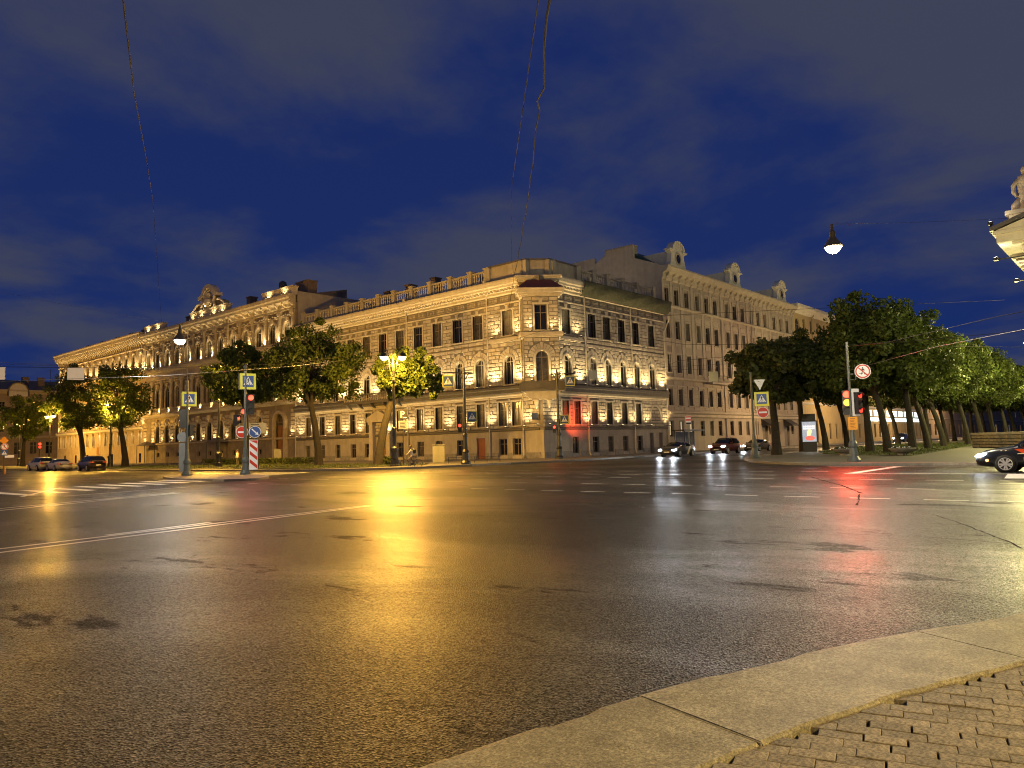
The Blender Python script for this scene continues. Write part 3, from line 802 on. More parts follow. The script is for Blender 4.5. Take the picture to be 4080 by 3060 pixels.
# parts shared by the bays
def shared(fn, mats, name, smooth=False):
    b = MB(); fn(b); return b.mesh(name, mats, smooth)
def f_topring(b):
    arch_ring(b, 0, 20.4-.775, .775, 1.0, -.28, .2, 17.4, n=12); arch_ring(b, 0, 20.4-.775, 1.0, 1.18, -.18, .1, 17.4, n=12)
    b.prism([(-.14, 20.35), (.14, 20.35), (.2, 20.95), (-.2, 20.95)], -.42, 0)
    b.box(-1.35, 1.35, -.5, .2, 17.2, 17.38)
    b.box(-1.5, 1.5, -.16, .05, 21.02, 21.2)
def f_midring(b):
    arch_ring(b, 0, 13.65-.8, .8, 1.0, -.22, .2, 9.75, n=12); arch_ring(b, 0, 13.65-.8, 1.0, 1.2, -.13, .1, 9.75, n=12)
    b.prism([(-.16, 13.6), (.16, 13.6), (.24, 14.3), (-.24, 14.3)], -.4, 0); b.lathe((0, -.35, 14.0), [(.05, -.25), (.2, 0), (.05, .25)], 8)
    b.box(-1.5, 1.5, -.22, .05, 14.55, 14.75)
def f_gndring(b):
    arch_ring(b, 0, 6.85-.75, .75, .95, -.18, .2, 3.75, n=12)
    for k in range(9):
        a0 = PI*k/9+.03; a1 = PI*(k+1)/9-.03
        b.prism([(r*math.cos(t), 6.1+r*math.sin(t)) for r, t in ((.97, a0), (1.45, a0), (1.45, a1), (.97, a1))], -.12-.06*(k % 2), .02)
    b.prism([(-.18, 6.9), (.18, 6.9), (.3, 7.9), (-.3, 7.9)], -.45, 0); b.lathe((0, -.42, 7.45), [(.08, -.4), (.3, 0), (.1, .4)], 8)
def f_pil(b):
    b.box(-.32, .32, -.34, .02, 17.25, 17.9); b.box(-.24, .24, -.27, .02, 17.9, 21.35); b.box(-.15, .15, -.33, .02, 18.05, 21.25)
    b.box(-.34, .34, -.38, .02, 21.35, 21.6); b.box(-.42, .42, -.46, .02, 21.6, 21.93)
    b.lathe((-.3, -.4, 21.47), [(.04, -.12), (.12, 0), (.04, .12)], 6); b.lathe((.3, -.4, 21.47), [(.04, -.12), (.12, 0), (.04, .12)], 6)
def f_pilm(b):
    b.box(-.36, .36, -.4, .02, 8.8, 9.9); b.lathe((0, -.33, 9.9), [(.34, 0), (.34, .15), (.26, .25), (.25, 2.6), (.23, 4.3), (.3, 4.42), (.36, 4.75), (.4, 4.95)], 12); b.box(-.42, .42, -.55, .02, 14.85, 15.0)
def f_herm(b):
    b.prism([(-.16, 17.25), (.16, 17.25), (.26, 18.6), (-.26, 18.6)], -.62, -.3)
    b.lathe((0, -.46, 18.6), [(.26, 0), (.30, .2), (.34, .45), (.30, .62), (.13, .72), (.1, .8), (.17, .95), (.18, 1.1), (.1, 1.24), (.03, 1.28)], 10)
    b.tube([(-.3, -.46, 19.15), (-.42, -.5, 18.85), (-.2, -.62, 18.7)], .085, 6); b.tube([(.3, -.46, 19.15), (.42, -.5, 18.85), (.2, -.62, 18.7)], .085, 6)
    b.box(-.36, .36, -.7, -.28, 19.9, 20.05); b.lathe((0, -.47, 17.18), [(.42, -.06), (.34, .1), (.24, .3)], 8)
def f_rust(b):   # banded rustication of the ground-floor piers
    for k in range(8):
        z = 3.72+k*.56
        if z < 7.6: b.stud(-.66, .66, z+.03, z+.53, .01, -.14-.04*(k % 2), .05)
def f_vase(b):
    b.box(-.42, .42, -.72, -.1, 8.8, 9.75); b.box(-.48, .48, -.78, -.06, 9.75, 9.9); b.box(-.3, .3, -.75, -.7, 8.95, 9.6)
def f_rail(b):
    b.box(-1.4, 1.4, -.68, -.4, 8.8, 8.92); b.box(-1.4, 1.4, -.68, -.4, 9.62, 9.8)
    for k in range(9): b.lathe((-1.2+k*.3, -.54, 8.92), [(.05, 0), (.11, .2), (.05, .5), (.07, .7)], 6)
mesh_top = shared(f_topring, palt, 'top_window_surround'); mesh_mid = shared(f_midring, palt, 'middle_window_surround'); mesh_gnd = shared(f_gndring, palt, 'ground_window_surround')
mesh_pil = shared(f_pil, palt, 'pilaster'); mesh_col = shared(f_pilm, palt, 'half_column'); mesh_herm = shared(f_herm, statm, 'herm_statue')
mesh_rust = shared(f_rust, palt, 'pier_blocks'); mesh_vase = shared(f_vase, palt, 'pedestal'); mesh_rail = shared(f_rail, palt, 'balcony_rail')
rnp = random.Random(6)
for k, s in enumerate(pw):
    L0 = F.T((-s, 0, 0))
    link('top_window_surround', mesh_top, bld2, loc=L0, rz=F.rz); link('middle_window_surround', mesh_mid, bld2, loc=L0, rz=F.rz)
    window(bld2, F, s, 1.55, 17.4, 20.4, True, fm=framew, gm=rnp.choice([glassm, curtm, blindm]))
    window(bld2, F, s, 1.6, 9.75, 13.65, True, fm=framew, gm=rnp.choice([glassm, curtm]))
    if s in gw:
        link('ground_window_surround', mesh_gnd, bld2, loc=L0, rz=F.rz)
        window(bld2, F, s, 1.5, 3.75, 6.85, True, fm=framem, gm=rnp.choice([glassm, curtm]))
        window(bld2, F, s, 1.1, 1.2, 2.0, fm=framem, gm=glassm, bars=(1, 0), name='basement_window')
    link('balcony_rail', mesh_rail, bld2, loc=L0, rz=F.rz)
for k in range(NB+1):
    s = min(max(k*st, .5), PL-.5); L0 = F.T((-s, 0, 0))
    link('pilaster', mesh_pil, bld2, loc=L0, rz=F.rz); link('half_column', mesh_col, bld2, loc=L0, rz=F.rz); link('pedestal', mesh_vase, bld2, loc=L0, rz=F.rz)
    if k not in (0, 1, 2, 12, 13): link('herm_statue', mesh_herm, bld2, loc=L0, rz=F.rz)
    if abs(s-door_s) > 1.9: link('pier_blocks', mesh_rust, bld2, loc=L0, rz=F.rz)
# attic panels and crest
for s0, s1, z0, z1 in ((.2, 8.4, 24.1, 25.15), (19.3, 31.9, 24.2, 25.4), (42.8, 50.5, 24.1, 25.35)):
    b = F.mb(); x0, x1 = F.rng(s0, s1); b.box(x0, x1, -.35, .5, z0, z1); b.box(x0-.15, x1+.15, -.5, .6, z1, z1+.22); b.box(x0-.1, x1+.1, -.45, .55, z0, z0+.14)
    for q in range(int((s1-s0)/1.1)): b.lathe((x0+.6+q*1.1, -.36, (z0+z1)/2), [(.05, -.25), (.16, 0), (.05, .25)], 6)
    b.build('attic_panel', statm, bld2)
b = F.mb(); xc = -25.4
b.prism([(xc-5.4, 25.6), (xc+5.4, 25.6), (xc+5.3, 26.2), (xc+3.6, 26.75), (xc+2.6, 26.8), (xc+2.4, 27.6), (xc-2.4, 27.6), (xc-2.6, 26.8), (xc-3.6, 26.75), (xc-5.3, 26.2)], -.1, .5)
cb = b.build('roof_crest', palm, bld2)
b = F.mb(); arch_ring(b, xc, 27.2, 1.75, 2.45, -.6, .5, n=14, a0=.25, a1=PI-.25); arch_ring(b, xc, 27.2, 1.5, 1.75, -.35, .4, n=14)
for sx in (-1, 1):
    b.prism([(xc+sx*2.0, 27.55), (xc+sx*3.3, 27.35), (xc+sx*3.2, 27.9), (xc+sx*2.2, 28.1)], -.62, .45)
    b.tube([(xc+sx*2.2, -.4, 27.4), (xc+sx*1.9, -.45, 26.5), (xc+sx*2.4, -.45, 25.8), (xc+sx*2.1, -.4, 25.65)], .22, 8)
    b.tube([(xc+sx*5.4, -.3, 25.75), (xc+sx*4.6, -.35, 26.3), (xc+sx*3.6, -.35, 26.75), (xc+sx*2.9, -.35, 26.7)], .2, 8)
b.lathe((xc, -.3, 26.2), [(.2, -.5), (.75, -.2), (.95, .3), (.85, .8), (.4, 1.2), (.1, 1.3)], 10)
b.lathe((xc, -.35, 27.6), [(.3, -.2), (.55, .1), (.5, .5), (.15, .7)], 8)
for q in range(8): b.lathe((xc-1.2+q*.34, -.5, 25.9+.5*abs(math.sin(q))), [(.05, -.2), (.2, 0), (.05, .2)], 6)
b.build('carved_shield', statm, cb)
# portal door, porch canopies
b = F.mb(); arch_ring(b, -door_s, 7.1-1.3, 1.3, 1.7, -.5, .2, .15, n=12); b.build('portal', palt, bld2)
b = F.mb(); b.box(-door_s-1.25, -door_s+1.25, .2, .3, .16, 5.3)
dd = b.build('door', wooddoor, bld2)
for sx in (-1, 1):
    for z0, z1 in ((.5, 1.9), (2.1, 3.4), (3.6, 4.9)):
        b = F.mb(); b.box(-door_s+sx*.62-.45, -door_s+sx*.62+.45, .15, .2, z0, z1); b.build('door_panel', wooddoor, dd)
window(bld2, F, door_s, 2.4, 5.35, 7.05, True, fm=framem, gm=curtm, y=.25, name='fanlight')
b = F.mb(); b.box(-46.9-1.05, -46.9+1.05, .15, .25, .16, 6.0); b.build('door', wooddoor, bld2)
for s in (20.5, 46.9):
    for sx in (-1.6, 1.6):
        for y in (-.4, -2.2):
            b = F.mb(); b.cyl((-s+sx, y, .15), (-s+sx, y, 3.3), .06, n=8); b.build('porch_post', ironm, bld2)
    b = F.mb(); i = [b.pt(p) for p in ((-s-1.9, -2.5, 3.3), (-s+1.9, -2.5, 3.3), (-s+1.9, -.01, 3.3), (-s-1.9, -.01, 3.3), (-s-.3, -1.2, 4.1), (-s+.3, -1.2, 4.1))]
    for q in ((0, 1, 5, 4), (1, 2, 5), (2, 3, 4, 5), (3, 0, 4), (3, 2, 1, 0)): b.face([i[k] for k in q])
    b.build('porch_roof', roofm, bld2)
b = MB(); b.prism([(.2, 24.0), (9, 26.0), (9, 24.0)], .1, PL-.1, 'y'); b.box(.5, 14, .05, PL-.05, 1, 24.05); b.build('roof', roofm, bld2)
b = MB(); b.box(.46, 14, .02, .4, 15, 24.6); b.build('gable_wall', plinth1, bld2)
for x, y, w, d, h in ((3.5, 2.6, 1.6, 3.2, 26.6), (4, 11, 2.2, 2.6, 26.4), (3, 17.4, 1.2, 1.2, 26.5), (3, 34, 1.3, 1.8, 26.3), (4, 40, 1.6, 2, 26.5)):
    b = MB(); b.box(x-w/2, x+w/2, y-d/2, y+d/2, 24, h); b.box(x-w/2-.1, x+w/2+.1, y-d/2-.1, y+d/2+.1, h, h+.2); b.build('chimney', chim, bld2)
b = MB(); b.cyl((2.5, 7.4, 25.4), (2.5, 7.4, 26.2), .04); b.lathe((2.5, 7.4, 26.9), [(.05, -.75), (.5, -.5), (.62, 0), (.5, .5), (.05, .75)], 10); b.build('satellite_dish', roofm, bld2, smooth=True)
for s in (18.6, 32.5): downpipe(bld2, F, s, 8.9, 23.8, n0=.45)
for k in range(NB+1):
    s = min(max(k*st, .7), PL-.7)
    uplight(bld2, F, s, 17.22, n=.78, key='uplight_palace_top', energy=760, tilt=.3)
    uplight(bld2, F, s, 8.85, n=.95, key='uplight_palace_mid', energy=330, tilt=.3, spot=100)
    if abs(s-door_s) > 1.9: uplight(bld2, F, s, 3.68, n=.5, key='uplight_palace_low', energy=230, tilt=.2)
for s in pw[::2]: uplight(bld2, F, s, 17.4, n=.7, key='uplight_palace_arch', energy=150, tilt=.2)
for s in (2.2, 6.4): uplight(bld2, F, s, 24.12, n=.95, key='uplight_attic', energy=260, tilt=.5)
for s in (20.5, 23.4, 27.4, 30.6): uplight(bld2, F, s, 24.12, n=1.05, key='uplight_attic', tilt=.5)
for s in (44.5, 48.5): uplight(bld2, F, s, 24.12, n=.95, key='uplight_attic', tilt=.5)
uplight(bld2, F, 25.4, 25.64, n=.95, key='uplight_attic', tilt=.5)

# ------------------------------------------------------------------ far palace (bracketed cornice)
bld3 = thing('bracketed_palace', 'far palace with a deep bracketed cornice and a lit white band over its ground floor', 'palace', (CX, CY+95.8, 0))
BL = 46.5; n3 = 14; st3 = BL/n3
w3 = [st3*(k+.5) for k in range(n3)]
u = F.mb(); a, c = F.rng(.02, BL)
wall_band(u, a, c, .1, 6.5, [(-s, 1.2, 3.7, 6.3, False) for s in w3 if abs(s-22.4) > 1])
wall_band(u, a, c, 6.5, 12.5, [(-s, 1.3, 8.2, 11.6, True) for s in w3])
wall_band(u, a, c, 12.5, 16.4, [(-s, 1.2, 13.2, 15.4, False) for s in w3])
wall_band(u, a, c, 16.4, 24.0, [(-s, 1.35, 18.0, 21.1, True) for s in w3])
u.build('wall', b3m, bld3)
u = F.mb(); cornice(u, F, .02, BL, [(.1, 6.45), (.35, 6.55), (.45, 6.9), (.1, 6.98)]); u.build('lit_band', whitem, bld3)
u = F.mb(); cornice(u, F, .02, BL, [(.1, 12.3), (.35, 12.6), (.1, 12.8)]); cornice(u, F, .02, BL, [(.1, 17.2), (.35, 17.5), (.1, 17.7)]); cornice(u, F, .02, BL, [(.1, 21.7), (.2, 21.8), (.2, 21.95)])
cornice(u, F, .02, BL, [(.15, 23.6), (1.1, 23.75), (1.2, 24.3), (1.35, 24.5), (1.35, 24.7)]); u.build('cornice', palt, bld3)
bk = MB(); bk.prism([(0, 0), (0, 1.6), (-1.0, 1.6), (-.85, 1.2), (-.3, .7)], -.16, .16, 'x'); bkm = bk.mesh('bracket', palt)
for k in range(48): link('bracket', bkm, bld3, loc=F.T((-(.4+k*(BL-.8)/47), -.02, 22.05)), rz=F.rz)
def f3(b): arch_ring(b, 0, 21.1-.675, .675, .95, -.2, .2, 18.0, n=10)
def f3b(b): arch_ring(b, 0, 11.6-.65, .65, .9, -.2, .2, 8.2, n=10)
def f3c(b): b.box(-.8, -.6, -.1, .15, 3.65, 6.4); b.box(.6, .8, -.1, .15, 3.65, 6.4); b.box(-.85, .85, -.14, .15, 3.5, 3.64)
ms = [shared(f, palt, n) for f, n in ((f3, 'top_window_surround'), (f3b, 'middle_window_surround'), (f3c, 'ground_window_surround'))]
for s in w3:
    for q in ms: link(q.name.split('.')[0], q, bld3, loc=F.T((-s, 0, 0)), rz=F.rz)
    window(bld3, F, s, 1.35, 18.0, 21.1, True, fm=framew, gm=curtm); window(bld3, F, s, 1.3, 8.2, 11.6, True, fm=framew, gm=rnp.choice([curtm, glassm]))
    window(bld3, F, s, 1.2, 13.2, 15.4, fm=framew, gm=glassm)
    if abs(s-22.4) > 1: window(bld3, F, s, 1.2, 3.7, 6.3, fm=framew, gm=rnp.choice([curtm, blindm]))
for s in w3[::2]:
    b = F.mb(); b.box(-s-.5, -s+.5, -.02, .03, .25, 2.0); b.build('basement_window', glassm, bld3)
b = F.mb(); b.box(-22.4-.6, -22.4+.6, -.03, .03, .2, 3.7); b.build('door', wooddoor, bld3)
b = MB(); b.box(.46, 14, .05, BL-.05, 1, 24.3); b.prism([(.2, 24.3), (8, 26.5), (14, 24.3)], .1, BL-.1, 'y'); b.build('roof', roofm, bld3)
for y in (6, 12, 19, 27, 35):
    b = MB(); b.box(2, 3.2, y-.9, y+.9, 24.3, 26.2); b.build('chimney', chim, bld3)
for k in range(n3+1):
    s = min(max(k*st3, .6), BL-.6)
    uplight(bld3, F, s, 17.7, n=.5, key='uplight_far_top', energy=900); uplight(bld3, F, s, 7.0, n=.5, key='uplight_far_mid', energy=300)
for k in range(0, n3, 1):
    s = w3[k]; p = F.T((-s, -.55, 6.4)); light('far_downlight', bld3, p, 'SPOT', 260, WARM, .06, 120, 1., F.T((0, .15, -1)))
# ------------------------------------------------------------------ five-storey beige house on the boulevard side
bld4 = thing('beige_house', 'beige five-storey plaster house with three white oval-window dormers on its roof', 'building', (CX+25.05, CY, 0))
F = RIGHT; off = 25.05; W4 = 44.6
c4 = [s-off for s in (26.05, 28.65, 31.4, 34.5, 37.2, 39.85, 43.6, 46.3, 49.0, 52.4, 54.8, 57.5, 61.2, 64.1, 66.8)]
u = F.mb()
rows = ((.1, 5.1, 2.05, 4.12), (5.1, 9.6, 6.07, 8.25), (9.6, 13.8, 10.36, 12.74), (13.8, 18.9, 14.8, 17.2), (18.9, 23.2, 19.27, 21.4))
sh = (c4[10]+.6, c4[13]+.2)
for k, (z0, z1, a, b_) in enumerate(rows):
    oo = [(s, 1.2, a, b_, False) for s in c4]
    if k == 0: oo = [(s, 1.15, a, b_, False) for s in c4 if all(abs(s-q) > 1.3 for q in sh)]+[(q, 2.2, .15, 3.6, False) for q in sh]
    wall_band(u, .02, W4, z0, z1, oo)
u.build('wall', b4m, bld4)
u = F.mb()
cornice(u, F, .02, W4, [(.08, 4.5), (.2, 4.6), (.2, 4.95), (.4, 5.1), (.4, 5.3), (.05, 5.4)])
cornice(u, F, .02, W4, [(.06, 9.35), (.25, 9.5), (.3, 9.72), (.05, 9.8)])
cornice(u, F, .02, W4, [(.06, 18.85), (.2, 18.95), (.25, 19.12), (.05, 19.2)])
u.build('string_course', b4t, bld4)
u = F.mb(); cornice(u, F, .02, W4, [(.08, 22.4), (.2, 22.6), (.25, 23.2), (.8, 23.45), (.95, 23.7), (1.1, 23.95), (1.1, 24.15)]); u.build('main_cornice', b4t, bld4)
bk = MB(); bk.prism([(0, 0), (0, 1.1), (-.62, 1.1), (-.5, .75), (-.14, .5), (-.2, .2)], -.16, .16, 'x'); bk4 = bk.mesh('bracket', b4t)
for k in range(26): link('bracket', bk4, bld4, loc=(1.0+k*1.7, -.1, 22.3))
def f4(b):
    b.box(-.75, -.6, -.07, .15, 0, 2.5); b.box(.6, .75, -.07, .15, 0, 2.5); b.box(-.8, .8, -.1, .15, 2.45, 2.62); b.box(-.75, .75, -.14, .15, -.13, -.003)
def f4b(b):
    f4(b); b.box(-.75, .75, -.05, .02, 2.75, 3.3); b.box(-.9, .9, -.12, .02, 3.3, 3.45); b.box(-.75, .75, -.04, .02, -.9, -.2)
m4, m4b = shared(f4, b4t, 'window_surround'), shared(f4b, b4t, 'window_surround')
rn4 = random.Random(2)
for s in c4:
    for k, (z0, z1, a, b_) in enumerate(rows):
        if k == 0 and any(abs(s-q) <= 1.3 for q in sh): continue
        window(bld4, F, s, 1.15 if k == 0 else 1.2, a, b_, fm=framem, gm=rn4.choice([glassm, glassm, curtm, blindm]) if k == 0 else rn4.choice([glassm, glassm, curtm, blindm]))
        if k: link('window_surround', m4b if k == 3 else m4, bld4, loc=(s, 0, a))
# flat pilaster strips on the middle floors, rustic bands on the first
b_all = [ (c4[i]+c4[i+1])/2 for i in range(len(c4)-1)]
pm = MB(); pm.box(-.32, .32, -.09, .02, 0, 8.8); pm.box(-.4, .4, -.13, .02, 8.8, 9.0); pmm = pm.mesh('pilaster_strip', b4t)
pm = MB(); pm.box(-.3, .3, -.08, .02, 0, 3.1); pmm2 = pm.mesh('pilaster_strip', b4t)
for x in [.25]+b_all+[W4-.3]:
    link('pilaster_strip', pmm, bld4, loc=(x, 0, 9.85)); link('pilaster_strip', pmm2, bld4, loc=(x, 0, 19.25))
rb = MB()
for x0, x1 in zip([.0]+[s+.8 for s in c4], [s-.8 for s in c4]+[W4]):
    if x1-x0 > .2:
        for k in range(7): rb.stud(x0+.04, x1-.04, 5.5+k*.54+.02, 5.5+(k+1)*.54-.02, .01, -.05, .03)
rb.build('banded_blocks', b4m, bld4, kind='stuff')
for q in sh:
    b = F.mb(); b.box(q-1.0, q+1.0, .25, .33, .16, 3.5); b.build('shop_door', framem, bld4)
    b = F.mb(); b.prism([(-.02, 3.5), (-.02, 4.5), (-.25, 4.45), (-1.5, 3.6), (-1.5, 3.4)], q-1.4, q+1.4, 'x'); b.build('awning', M('dark_awning', (.02, .017, .016), .7, var=.2), bld4)
for q in (29.2-off, 31.8-off, 26.3-off):
    b = F.mb(); b.box(q-.5, q-.2, .18, .2, 2.3, 4.0); b.build('lit_curtain', M('lit_curtain', (.7, .66, .5), .6, var=.1, emit=(1, .85, .55), estr=.28), bld4)
# balcony
b = F.mb(); x0, x1 = c4[4]-1.3, c4[5]+1.3; b.box(x0, x1, -1.1, -.001, 9.2, 9.42)
bal4 = b.build('balcony', b4t, bld4)
b = F.mb(); b.box(x0, x1, -1.08, -1.03, 10.4, 10.46)
for k in range(18): b.box(x0+.05+k*(x1-x0-.1)/17-.02, x0+.05+k*(x1-x0-.1)/17+.02, -1.075, -1.035, 9.42, 10.4)
b.build('railing', ironm, bal4)
for s in (41.55-off, 52.1-off, 69.4-off): downpipe(bld4, F, s, .15, 23.9)
# roof, firewall, dormers
b = MB(); b.box(.46, W4-.02, .46, 13, 1, 24.0); b.prism([(.1, 24.1), (6.5, 26.0), (12.9, 24.1)], .4, W4-.1, 'x'); b.build('roof', roofm, bld4)
b = MB(); b.prism([(0, 18), (0, 24.2), (.8, 24.6), (4.0, 25.9), (4.05, 27.6), (8.45, 27.6), (8.6, 27.0), (10.2, 26.2), (10.25, 27.0), (14, 27.0), (14, 18)], .005, .42, 'x'); b.build('firewall', b4t, bld4)
b = MB(); b.box(-.06, 1.3, 4.0, 8.5, 27.6, 27.75); b.box(.42, 1.2, 4.1, 8.4, 24.5, 27.6); b.build('firewall_stack', b4m, bld4)
grt = M('green_tarpaulin', (.01, .05, .045), .6, var=.4, scale=1.5, bump=.5, bscale=3, bdist=.1)
b = MB(); b.prism([(.8, 24.3), (2.0, 24.3), (5.5, 27.0), (5.0, 27.2)], .5, 7.5, 'x'); b.build('roof_tarpaulin', grt, bld4)
def dormer(x):
    b = MB(); w = 1.75
    b.prism([(x-w, 24.1), (x+w, 24.1), (x+w-.35, 25.0), (x+w-.5, 26.2), (x+w-.1, 26.45), (x+w-.1, 26.7), (x+1.0, 26.8)]+arc(x, 26.8, 1.0, .3, PI-.3, 8)+[(x-1.0, 26.8), (x-w+.1, 26.7), (x-w+.1, 26.45), (x-w+.5, 26.2), (x-w+.35, 25.0)], -.4, .3)
    b.box(x-1.15, x+1.15, .3, 4.0, 24.1, 26.5)
    d = b.build('dormer', whitem, bld4)
    b = MB(); arch_ring(b, x, 26.7, 1.0, 1.25, -.62, .3, n=12, a0=.1, a1=PI-.1); b.box(x-1.8, x-.95, -.55, .3, 26.5, 26.72); b.box(x+.95, x+1.8, -.55, .3, 26.5, 26.72); b.build('dormer_pediment', whitem, d)
    b = MB(); n = 16
    for k in range(n):
        t0, t1 = 2*PI*k/n, 2*PI*(k+1)/n
        b.prism([(x+r*.72*math.cos(t), 25.55+r*math.sin(t)) for r, t in ((.62, t0), (.85, t0), (.85, t1), (.62, t1))], -.5, -.3)
    b.build('oval_frame', b4t, d)
    b = MB(); b.prism([(x+.6*.72*math.cos(2*PI*k/n), 25.55+.6*math.sin(2*PI*k/n)) for k in range(n)], -.43, -.35); b.build('oval_pane', glassm, d)
for s in (29.0, 46.3, 64.3):
    n0 = len(bld4.children); before = set(bld4.children); dormer(0.0)
    for d_ in set(bld4.children)-before: d_.location.x = s-off; d_.scale = (1.32, 1, 1)
for x, y, w, d, h in ((12, 6, 3, 1.4, 27.4), (33, 6, 2.2, 1.2, 27.3), (24, 7, 2, 1, 27.0)):
    b = MB(); b.box(x-w/2, x+w/2, y-d/2, y+d/2, 24.5, h); b.build('chimney', chim, bld4)
b = MB(); b.cyl((14.5, 5, 26), (14.5, 5, 29.6), .035); b.cyl((13.8, 5, 29.0), (15.2, 5, 29.0), .02); b.cyl((14.0, 5, 28.5), (15.0, 5, 28.5), .02); b.build('aerial', ironm, bld4)

# ------------------------------------------------------------------ yellow long house beyond
bld5 = thing('yellow_house', 'yellow plaster house with white cornice seen beyond the boulevard trees', 'building', (CX+69.7, CY, 0))
W5 = 85.0; n5 = 24; s5 = [W5*(k+.5)/n5 for k in range(n5)]
u = F.mb()
wall_band(u, .02, W5, .1, 7.6, [(s, 1.15, 1.0, 3.9, False) for s in s5])
wall_band(u, .02, W5, 7.6, 12.2, [(s, 1.15, 8.6, 10.9, False) for s in s5])
wall_band(u, .02, W5, 12.2, 17, [(s, 1.15, 13.2, 15.6, False) for s in s5])
wall_band(u, .02, W5, 17, 24.0, [(s, 1.15, 20.2, 22.6, False) if k else (s+.4, 2.2, 20.0, 22.5, True) for k, s in enumerate(s5)])
u.build('wall', b5m, bld5)
for k, s in enumerate(s5):
    for j, (a, b_) in enumerate(((1.0, 3.9), (8.6, 10.9), (13.2, 15.6), (20.2, 22.6))):
        if j == 3 and k == 0: window(bld5, F, s+.4, 2.2, 20.0, 22.5, True, gm=glassm)
        else: window(bld5, F, s, 1.15, a, b_, gm=rn4.choice([glassm, curtm]))
u = F.mb(); cornice(u, F, .02, W5, [(.08, 23.3), (.25, 23.6), (.7, 23.9), (1.0, 24.3), (1.05, 24.75)]); cornice(u, F, .02, W5, [(.05, 18.4), (.25, 18.6), (.05, 18.8)]); cornice(u, F, .02, W5, [(.05, 7.2), (.25, 7.4), (.05, 7.6)]); u.build('cornice', whitem, bld5)
b = MB(); b.box(.46, W5-.02, .46, 13, 1, 24.5); b.prism([(.1, 24.75), (6.5, 27.0), (12.9, 24.5)], .05, W5-.05, 'x'); b.build('roof', roofm, bld5)
for k in range(12):
    b = F.mb(); b.stud(39+k*4.2, 39+k*4.2+3.5, 4.5, 5.25, -.02, -.14, .03); b.build('fascia_panel', glow_sign, bld5)
for k in range(10):
    b = F.mb(); b.box(39+k*4.9, 39+k*4.9+3.6, -.06, .02, 5.6, 6.9)
    b.build('lit_shop_window', M('lit_shop_window', (.5, .6, .6), .3, var=.5, scale=1.2, emit=(.6, .9, .95), estr=.9), bld5)
for s in (9, 30, 52): downpipe(bld5, F, s, .15, 24.3, mat=b5m)

# ------------------------------------------------------------------ far row closing the boulevard
bld8 = thing('far_terrace', 'distant brown terrace closing the view between the boulevard trunks', 'building', (CX+154.8, CY, 0))
u = F.mb(); n8 = 40; s8 = [240*(k+.5)/n8 for k in range(n8)]
wall_band(u, .02, 240, .1, 5.5, [(s, 2.2, 1.0, 4.0, False) for s in s8]); wall_band(u, .02, 240, 5.5, 11, [(s, 1.5, 7, 9.6, False) for s in s8]); wall_band(u, .02, 240, 11, 19, [(s, 1.5, 13, 15.6, False) for s in s8])
u.build('wall', b6m, bld8)
litw = M('lit_window', (.6, .5, .3), .4, var=.3, emit=(1, .72, .36), estr=.9)
for k, s in enumerate(s8):
    for a, b_, w in ((1.0, 4.0, 2.2), (7, 9.6, 1.5), (13, 15.6, 1.5)): window(bld8, F, s, w, a, b_, gm=litw if (k*3+int(a)) % 5 == 0 else glassm)
u = F.mb(); cornice(u, F, .02, 240, [(.05, 18.2), (.7, 18.7), (.7, 19)]); cornice(u, F, .02, 240, [(.05, 5.2), (.35, 5.4), (.05, 5.6)]); u.build('cornice', b4t, bld8)
b = MB(); b.box(.46, 239.9, .46, 12, 1, 19.05); b.build('roof', roofm, bld8)

# ------------------------------------------------------------------ house across the far side street (left edge)
bld6 = thing('brown_house', 'brown house with a round-topped pediment across the far side street', 'building', (CX-21.0, CY+165, 0))
W6 = 50.0
u = F.mb(); g6 = [2.0+3.45*k for k in range(14)]
wall_band(u, 0, W6, .1, 7.2, [(s, 1.5, 2.7, 5.7, False) for s in g6])
wall_band(u, 0, W6, 7.2, 11.8, [(s, 1.25, 8.2, 10.8, False) for s in g6])
wall_band(u, 0, W6, 11.8, 18.6, [(s, 1.25, 13.2, 15.6, False) for s in g6])
u.build('wall', b6m, bld6)
for s in g6:
    for a, b_, w in ((2.7, 5.7, 1.5), (8.2, 10.8, 1.25), (13.2, 15.6, 1.25)): window(bld6, F, s, w, a, b_, fm=framew, gm=rn4.choice([glassm, curtm]))
u = F.mb(); cornice(u, F, 0, W6, [(.05, 6.6), (.3, 6.9), (.05, 7.1)]); cornice(u, F, 0, W6, [(.05, 17.6), (.3, 18.0), (.6, 18.3), (.6, 18.6)]); u.build('cornice', b4t, bld6)
b = F.mb(); b.prism([(17.0, 17.0), (21.0, 17.0)]+arc(19, 18.2, 2.0, 0, PI, 12), -.5, .2); b.build('round_pediment', whitem, bld6)
b = F.mb(); arch_ring(b, 19, 18.2, 2.0, 2.3, -.8, .3, 17.0, n=12); b.build('pediment_hood', roofm, bld6)
b = MB(); b.box(.1, W6-.1, .46, 12, 1, 18.5); b.prism([(.1, 18.6), (6, 21.5), (12, 18.5)], .1, W6-.1, 'x'); b.build('roof', roofm, bld6)
for x in (14, 21.5, 25, 30):
    b = MB(); b.box(x-.7, x+.7, 3, 4.2, 19, 22.2); b.build('chimney', chim, bld6)
b = MB(); b.cyl((27, 3, 20), (27, 3, 24.5), .05); b.cyl((26.2, 3, 24), (27.8, 3, 24), .03); b.build('aerial', ironm, bld6)
for x, y, z, wd_, ht in ((14.1, -.2, 3.4, .5, 1.2),):
    b = F.mb(); b.box(x-wd_, x+wd_, -.7, -.55, z, z+ht); b.build('lit_shop_sign', M('amber_sign', (.8, .5, .2), .4, var=.3, emit=(1, .6, .2), estr=1.6), bld6)

